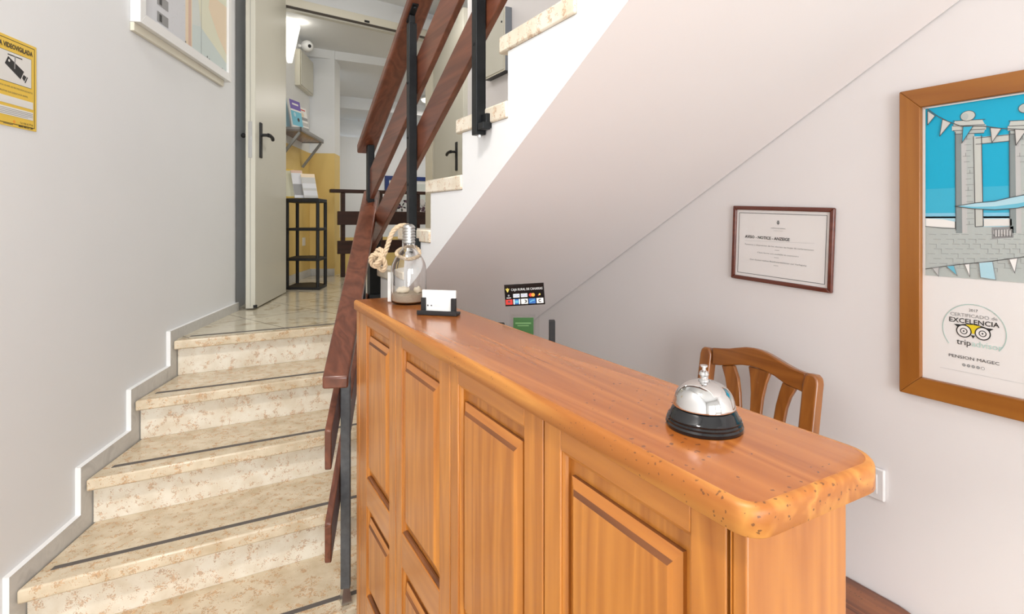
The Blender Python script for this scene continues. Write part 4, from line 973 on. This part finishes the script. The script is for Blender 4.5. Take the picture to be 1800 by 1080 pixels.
# ================================================================ HALL BEYOND
hA = Vector((.40, 4.62, 0)); hB = Vector((.955, 5.885, 0)); hd = (hB-hA).normalized(); hn = Vector((hd.y, -hd.x, 0))
HB = Vector((.96, 5.885, 0)); HE = HB+hn*.245
HC = H+1.71; DZ = H+.665
def duo(b, p, q, t, z0, zm, z1):
    p = Vector(p); q = Vector(q); P = [p, q, q+Vector(t), p+Vector(t)]
    for a_, c_, m_ in ((z0, zm, 'yellow'), (zm, z1, 'wall')): b.hexa([Vector((v.x, v.y, a_)) for v in P]+[Vector((v.x, v.y, c_)) for v in P], m_)
b = MB(); duo(b, hA, HB+hd*.0, -hn*.1, LZ, DZ, HC); struct(b.build('wall_hall_left', smooth=False), 'hall wall, white above and yellow below')
b = MB(); duo(b, HB+hd*.001, HE+hd*.001, hd*.25, LZ-.9, DZ, HC); struct(b.build('wall_hall_pier', smooth=False), 'projecting hall wall, white above and yellow below')
b = MB(); YF = 8.2; duo(b, (.9, YF, 0), (3.6, YF, 0), (0, .1, 0), LZ-1.6, H-.27, H+1.2)
P = [(.9, YF+.0), (3.6, YF)]
b.box(.9, 3.6, YF+.12, YF+.2, H+1.2, H+1.75, 'wall'); b.box(.9, 1.66, YF, YF+.12, H+1.2, H+1.5, 'wall')
struct(b.build('wall_hall_back', smooth=False), 'far hall wall, white above and yellow below')
b = MB(); b.box(3.42, 3.5, 4.9, 8.3, LZ-1.6, HC, 'wall'); b.box(1.96, 3.42, 4.86, 4.92, LZ, HC, 'wall'); struct(b.build('wall_hall_right', smooth=False))
b = MB(); b.box(-.1, 3.6, 4.98, 5.80, HC, HC+.1, 'wall'); b.box(-.1, 3.6, 4.74, 4.98, HC, HC+.1, 'wall'); struct(b.build('ceiling_hall', smooth=False))
b = MB(); b.box(.75, 3.6, 5.80, 7.49, H+1.625, H+1.83, 'wall'); b.box(.75, 3.6, 7.49, 8.32, H+1.47, H+1.72, 'wall'); struct(b.build('trim_2', smooth=False), 'stepped beams of the hall ceiling')
b = MB(); b.box(.8, 3.6, 5.73, 8.3, LZ-1.65, LZ-1.6, 'landing'); struct(b.build('floor_stairwell', smooth=False))
b = MB(); b.box(.74, .86, 6.12, 8.3, LZ-1.6, H+1.62, 'wall'); b.box(.74, 3.5, 5.66, 5.715, LZ-1.6, LZ-.05, 'wall'); b.box(.60, .74, 5.66, 8.3, LZ-1.6, LZ-.05, 'wall'); struct(b.build('wall_stairwell', smooth=False))
b = MB(); P = [hA+hn*.001, HB-hd*.001+hn*.001, HB-hd*.001+hn*.012, hA+hn*.012]; b.hexa([Vector((v.x, v.y, LZ+.0005)) for v in P]+[Vector((v.x, v.y, LZ+.07)) for v in P], 'skirt')
P = [HB+hn*.013-hd*.011, HE-hd*.011, HE, HB+hn*.013]; b.hexa([Vector((v.x, v.y, LZ+.0005)) for v in P]+[Vector((v.x, v.y, LZ+.07)) for v in P], 'skirt')
struct(b.build('baseboard_hall', smooth=False), 'grey marble skirting in the hall')

# hall balustrade
BY = 5.60
bal = thing('balustrade', (1.75, BY, LZ), 'dark brown wooden balustrade with two boards at the far side of the hall', 'balustrade')
zr = H+.292
b = MB(); b.box(1.10, 2.75, BY-.035, BY+.035, zr-.035, zr, 'darkwood'); b.build('handrail', bal, bevel=.006)
for z0, z1 in ((H-.06, H+.075), (H-.345, H-.215)):
    b = MB(); b.box(1.165, 2.75, BY-.045, BY-.021, z0, z1, 'darkwood'); b.build('board', bal, bevel=.003)
for x_ in (1.225, 1.60, 2.0, 2.45):
    b = MB(); b.box(x_-.02, x_+.02, BY-.02, BY+.02, LZ+.001, zr-.036, 'darkwood'); b.build('post', bal, bevel=.002)
# picture with blue frame
py = YF-.004
c0 = onY(677, 309, py-.02); c1 = onY(790, 309, py-.02); zb_ = H-.02
PB = thing('picture_frame', ((c0.x+c1.x)/2, py, zb_), 'dark blue framed picture of pale flowers on the far hall wall', 'framed picture')
bw2 = .06; z_t = c0.z; 
b = MB(); b.box(c0.x, c0.x+bw2, py-.025, py, zb_, z_t, 'frameblue'); b.box(c1.x-bw2, c1.x, py-.025, py, zb_, z_t, 'frameblue'); b.box(c0.x+bw2, c1.x-bw2, py-.025, py, z_t-bw2, z_t, 'frameblue'); b.box(c0.x+bw2, c1.x-bw2, py-.025, py, zb_, zb_+bw2, 'frameblue'); b.build('frame', PB, smooth=False)
b = MB(); b.box(c0.x+bw2, c1.x-bw2, py-.008, py-.002, zb_+bw2, z_t-bw2, 'paper'); mb_ = b.build('mount_board', PB, smooth=False)
cv = Canvas(((c0.x+c1.x)/2, py-.0095, (zb_+z_t)/2), (1,0,0), (0,0,1)); hw4 = (c1.x-c0.x)/2-bw2; hh4 = (z_t-zb_)/2-bw2
cv.rect(-hw4*.88, -hh4*.95, hw4*.88, hh4*.82, 'wash', 1); cv.rect(-hw4*.88, -hh4*.95, hw4*.88, -hh4*.2, 'towerd', 2)
random.seed(4)
for i in range(22):
    a_ = (random.random()*2-1)*hw4*.7; b_ = (random.random()*1.4-.9)*hh4*.8; r_ = .04+random.random()*.05
    for j in range(5):
        t = j*1.256+i; cv.disc(a_+math.cos(t)*r_*.7, b_+math.sin(t)*r_*.7, r_*.55, random.choice(['petal', 'petal', 'lgrey', 'plum']), 3+i, 10)
cv.build('flower_picture', mb_)
# wall lamp, box, camera on the hall's left wall
def hw_pt(px, py, off): return onP(px, py, hA+hn*off, hn)
lc = hw_pt(519, 72, .09)
lamp = thing('wall_lamp', lc-hn*.09, 'lit white wall lamp high on the left hall wall beyond the door', 'lamp')
b = MB(); b.obox(lc-hn*.078, hd, hn, (0,0,1), .05, .010, .06, 'white'); b.build('wall_plate', lamp, bevel=.004)
zt_, zb3 = hw_pt(519, 45, .09).z, hw_pt(512, 104, .09).z
b = MB(); hz = zt_-zb3; n_ = 14; rows_ = []
for i in range(9):
    f_ = i/8; w = .125*(1-f_)**.75+.012; z = zt_-hz*f_
    rows_.append([lc-hn*.065+hd*(math.cos(math.pi*j/n_)*w)+hn*(math.sin(math.pi*j/n_)*.10*(1-f_*.6))+Vector((0,0,z-lc.z)) for j in range(n_+1)])
k = 0
for r_ in rows_: b.v += r_
for i in range(8):
    for j in range(n_):
        w = n_+1; b.f.append([i*w+j, i*w+j+1, (i+1)*w+j+1, (i+1)*w+j]); b.m.append(b.mi('lampglow'))
sh = b.build('lamp_shade', lamp, angle=80); so_ = sh.modifiers.new('s', 'SOLIDIFY'); so_.thickness = .003
tag(sh, 'glowing frosted glass shade')
pl_ = bpy.data.lights.new('lamp_bulb', 'POINT'); pl_.energy = 3; pl_.color = (1, .95, .85); pl_.shadow_soft_size = .05
po = bpy.data.objects.new('lamp_bulb', pl_); C.objects.link(po); po.location = lc+Vector((0,0,.18))+hn*.05
bx0, bx1 = hw_pt(528, 100, .05), hw_pt(550, 100, .05); zt5 = hw_pt(528, 86, .05).z; zb5 = hw_pt(528, 150, .05).z
cb_ = (bx0+bx1)/2; L5 = (bx1-bx0).length/2
eb_ = thing('electrical_cabinet', cb_-hn*.05+Vector((0,0,zb5-cb_.z)), 'cream flat meter cabinet on the left hall wall beneath the small camera', 'cabinet')
cz5 = (zt5+zb5)/2
b = MB(); b.obox(Vector((cb_.x, cb_.y, cz5))-hn*.025, hd, hn, (0,0,1), L5, .024, (zt5-zb5)/2, 'cream'); b.build('body', eb_, bevel=.003)
b = MB(); b.obox(Vector((cb_.x, cb_.y, cz5))+hn*.003, hd, hn, (0,0,1), L5*.92, .003, (zt5-zb5)/2*.94, 'leaf'); b.build('door', eb_, bevel=.002)
sc_ = hw_pt(540, 81, .08)
scm = thing('security_camera', sc_-hn*.08, 'small round white security camera under the hall ceiling', 'camera')
b = MB(); b.tube([sc_-hn*.078+Vector((0,0,.0)), sc_-hn*.03], .018, 'white', 12); b.build('bracket', scm)
dcm = (EYE-sc_).normalized(); dcm = (dcm+crt*.5).normalized()
b = MB(); b.lathe(sc_, [(0, -.06), (.035, -.055), (.05, -.03), (.054, 0), (.05, .03), (.036, .05), (.02, .056), (0, .057)], 'white', 28, dcm); hb = b.build('housing', scm, angle=80)
b = MB(); b.lathe(sc_+dcm*.052, [(0, -.004), (.016, -.004), (.016, .005), (0, .006)], 'black', 16, dcm); tag(b.build('lens', hb), 'black lens')
# shelf with brackets and brochures
def HP(t, off, z): q = Vector((.63, 5.14, 0))+Vector((.405, .914, 0)).normalized()*t; q = q+hn*off; return Vector((q.x, q.y, z))
woff = -(Vector((.63, 5.14, 0))-hA).dot(hn)
SZ = H+.765
shf = thing('wall_shelf', HP(.17, woff+.003, SZ-.03), 'grey metal wall shelf on two brackets holding brochures in the hall', 'shelf')
b = MB(); b.prism([HP(-.207, woff+.003, SZ-.03), HP(.55, woff+.003, SZ-.03), HP(.55, .20, SZ-.03), HP(-.207, .20, SZ-.03)], (0,0,.006), 'slab')
b.build('shelf_board', shf, smooth=False)
b = MB(); b.prism([HP(-.207, .185, SZ-.035), HP(.55, .185, SZ-.035), HP(.55, .20, SZ-.035), HP(-.207, .20, SZ-.035)], (0,0,.035), 'zinc'); b.prism([HP(-.207, woff+.003, SZ-.035), HP(-.207, .20, SZ-.035), HP(-.192, .20, SZ-.035), HP(-.192, woff+.003, SZ-.035)], (0,0,.035), 'zinc'); b.prism([HP(.535, woff+.003, SZ-.035), HP(.535, .20, SZ-.035), HP(.55, .20, SZ-.035), HP(.55, woff+.003, SZ-.035)], (0,0,.035), 'zinc')
b.build('rim', shf, smooth=False)
for t in (-.18, .52):
    b = MB(); p0, p1 = HP(t, .18, SZ-.04), HP(t, woff+.012, SZ-.27); dx = (p1-p0); b.obox((p0+p1)/2, dx, hd, dx.cross(hd), dx.length/2, .012, .010, 'zinc'); b.build('bracket', shf, smooth=False)
def booklet(name, t, off, z, w, h, lean_, mats, label, group, rotd=0):
    base = HP(t, off, z+.001); r_ = (hd*math.cos(rotd)+hn*math.sin(rotd)).normalized(); nn = Vector((r_.y, -r_.x, 0)); u_ = (Vector((0,0,1))*math.cos(lean_)-nn*math.sin(lean_)).normalized(); n3 = r_.cross(u_)
    if n3.dot(nn) < 0: n3 = -n3
    b = MB(); b.obox(base+u_*(h/2+.004), r_, n3, u_, w/2, .006, h/2, 'paper'); o = b.build(name, smooth=False, origin=base); tag(o, label, 'brochure', group)
    cv = Canvas(base+u_*(h/2+.004)+n3*.0065, r_, u_)
    if cv.n.dot(n3) < 0: cv.r = -cv.r; cv.n = -cv.n
    for i, (f0, f1, m_) in enumerate(mats): cv.rect(-w/2*.98, -h/2+h*f0, w/2*.98, -h/2+h*f1, m_, 1+i)
    return o, cv
o, cv = booklet('brochure', -.02, .12, SZ, .17, .255, .16, [(0, .12, 'paper'), (.12, .62, 'cyan'), (.62, .68, 'paper'), (.68, 1, 'purple')], 'blue and purple travel brochure standing on the grey wall shelf', 'brochures in the hall', .25)
cv.disc(.02, -.04, .018, 'ink', 8, 8); cv.disc(-.03, -.0, .02, 'palesea', 8, 8); cv.rect(-.05, .085, .05, .10, 'paper', 8); cv.build('cover_print', o)
o, cv = booklet('brochure', .19, .12, SZ, .15, .235, .16, [(0, 1, 'paper'), (.1, .22, 'mgrey'), (.28, .42, 'lgrey'), (.5, .62, 'mgrey')], 'white and grey brochure standing on the grey wall shelf', 'brochures in the hall', .25)
cv.disc(.0, .05, .02, 'washo', 8, 8); cv.rect(-.05, .09, .05, .10, 'red', 8); cv.build('cover_print', o)
o, cv = booklet('brochure', -.085, .035, SZ, .15, .28, .16, [(0, 1, 'palesea')], 'pale blue brochure half hidden by the door leaf, on the grey wall shelf', 'brochures in the hall', .25); cv.build('cover_print', o)
b = MB(); 
for i in range(5): b.ball(HP(.40+i*.02, .12+.01*(i % 2), SZ+.012+.008*(i % 3)), .012, 'black', (1.2, 1, .8), 8)
tag(b.build('cable_coil'), 'small tangle of black cable on the far end of the grey wall shelf', 'cable')

# corner rack
rk0 = Vector((.845, 4.66, 0))
rk = thing('corner_rack', (.72, 4.85, LZ), 'black open corner rack with four shelves just inside the doorway', 'rack')
fpz = [(.60, 4.83), (.835, 4.665), (.94, 4.90), (.86, 5.10), (.72, 5.12)]
for z, th in ((H+.165, .03), (H-.075, .022), (H-.32, .022), (H-.556, .05)):
    b = MB(); b.prism([(x, y, z-th) for x, y in fpz], (0,0,th), 'black'); b.build('shelf', rk, bevel=.004)
for x, y in ((.615, 4.845), (.827, 4.69), (.925, 4.895), (.73, 5.10)):
    b = MB(); b.tube([(x, y, LZ+.012), (x, y, H+.14)], .014, 'black', 12); b.build('upright', rk)
    b = MB(); b.ball((x, y, LZ+.011), .011, 'black'); b.build('foot', rk)
def booklet2(px, py, off_t, w, h, mats, label):
    base = onZ(px, py, H+.166); r_ = (crt*.85+cdir*.5).normalized(); nn = Vector((r_.y, -r_.x, 0)); u_ = (Vector((0,0,1))*.96-nn*.18-crt*.12).normalized(); n3 = r_.cross(u_).normalized()
    if n3.dot(cdir) > 0: n3 = -n3
    b = MB(); base = off_t; b.obox(base+u_*(h/2+.006), r_, n3, u_, w/2, .008, h/2, 'paper'); o = b.build('brochure', smooth=False, origin=base); tag(o, label, 'brochure', 'brochures in the hall')
    cv = Canvas(base+u_*(h/2+.006)+n3*.0085, r_, u_)
    if cv.n.dot(n3) < 0: cv.r = -cv.r; cv.n = -cv.n
    for i, (f0, f1, m_) in enumerate(mats): cv.rect(-w/2*.98, -h/2+h*f0, w/2*.98, -h/2+h*f1, m_, 1+i)
    cv.build('cover_print', o)
booklet2(0, 0, Vector((.80, 4.83, H+.166)), .11, .21, [(0, .85, 'lgrey'), (.85, 1, 'washo'), (.1, .3, 'washl'), (.4, .6, 'washl')], 'grey-blue brochure with an orange heading leaning on the black rack, at its right')
booklet2(0, 0, Vector((.72, 4.86, H+.166)), .09, .24, [(0, .9, 'washl'), (.1, .5, 'mgrey'), (.9, 1, 'washp')], 'slim grey and red brochure leaning on the black rack, in the middle')
booklet2(0, 0, Vector((.655, 4.90, H+.166)), .10, .25, [(0, 1, 'syel'), (.05, .95, 'washy')], 'cream-yellow brochure leaning on the black rack, nearest the door leaf')
q = hw_pt(534, 425, .006); b = MB(); b.obox(q, hd, hn, (0,0,1), .04, .005, .04, 'white'); tag(b.build('power_socket', bevel=.002), 'small white socket low on the yellow hall wall behind the black rack', 'socket')
# meter cabinet on the right wall above the upper flight
ya2, yb2 = onX(851, 143, 1.485).y, onX(888, 122, 1.485).y; zb6 = (onX(851, 143, 1.485).z+onX(888, 122, 1.485).z)/2; zt6 = zb6+.36
mc = thing('electrical_cabinet', (1.529, (ya2+yb2)/2, zb6), 'cream electrical cabinet with a grey side on the right wall above the upper stairs', 'cabinet')
b = MB(); b.box(1.485, 1.5285, yb2, ya2, zb6, zt6, 'cream', mats=['iron', None, 'grey', None, None, None]); b.build('body', mc, bevel=.002)
b = MB(); b.box(1.480, 1.4845, yb2+.015, ya2-.008, zb6+.01, zt6-.01, 'leaf'); dr = b.build('door', mc, bevel=.001)
for zz in (zb6+.12, zb6+.17, zb6+.28): b = MB(); b.tube([(1.4795, yb2+.03, zz), (1.4765, yb2+.03, zz)], .006, 'black', 8); b.build('screw', dr)
# unseen lamps added to brighten the lobby, hall, landing and stairwell
def fill_lamp(x, y, z, power, label, col=(1, .95, .9), r=.16):
    t = thing('fill_lamp', (x, y, z), label, 'lamp')
    b = MB(); b.lathe((x, y, z), [(0, -.001), (r*.9, -.001), (r, -.02), (r*.95, -.03), (0, -.03)], 'white', 32); b.build('fitting', t)
    b = MB(); b.lathe((x, y, z), [(r*.9, -.031), (r*.8, -.055), (r*.4, -.075), (0, -.08)], 'lampglow', 32); tag(b.build('diffuser', t), 'glowing opal glass of the added lamp')
    l = bpy.data.lights.new('fill_lamp_light', 'AREA'); l.shape = 'DISK'; l.size = r*2; l.energy = power; l.color = col
    o = bpy.data.objects.new('fill_lamp_light', l); C.objects.link(o); o.location = (x, y, z-.09)
fill_lamp(-.7, .2, TOP, 60, 'added round opal ceiling lamp over the lobby, for fill light')
fill_lamp(2.7, 5.35, HC, 7, 'added round opal ceiling lamp in the right part of the hall, for fill light', (1, .9, .74))
fill_lamp(1.3, 3.75, LC, 7, 'added round opal ceiling lamp over the stair landing, for fill light')
fill_lamp(2.7, 7.0, H+1.625, 9, 'added round opal ceiling lamp over the far stairwell, for fill light')
for o in bpy.data.objects:
    if '_w' in o: del o['_w']
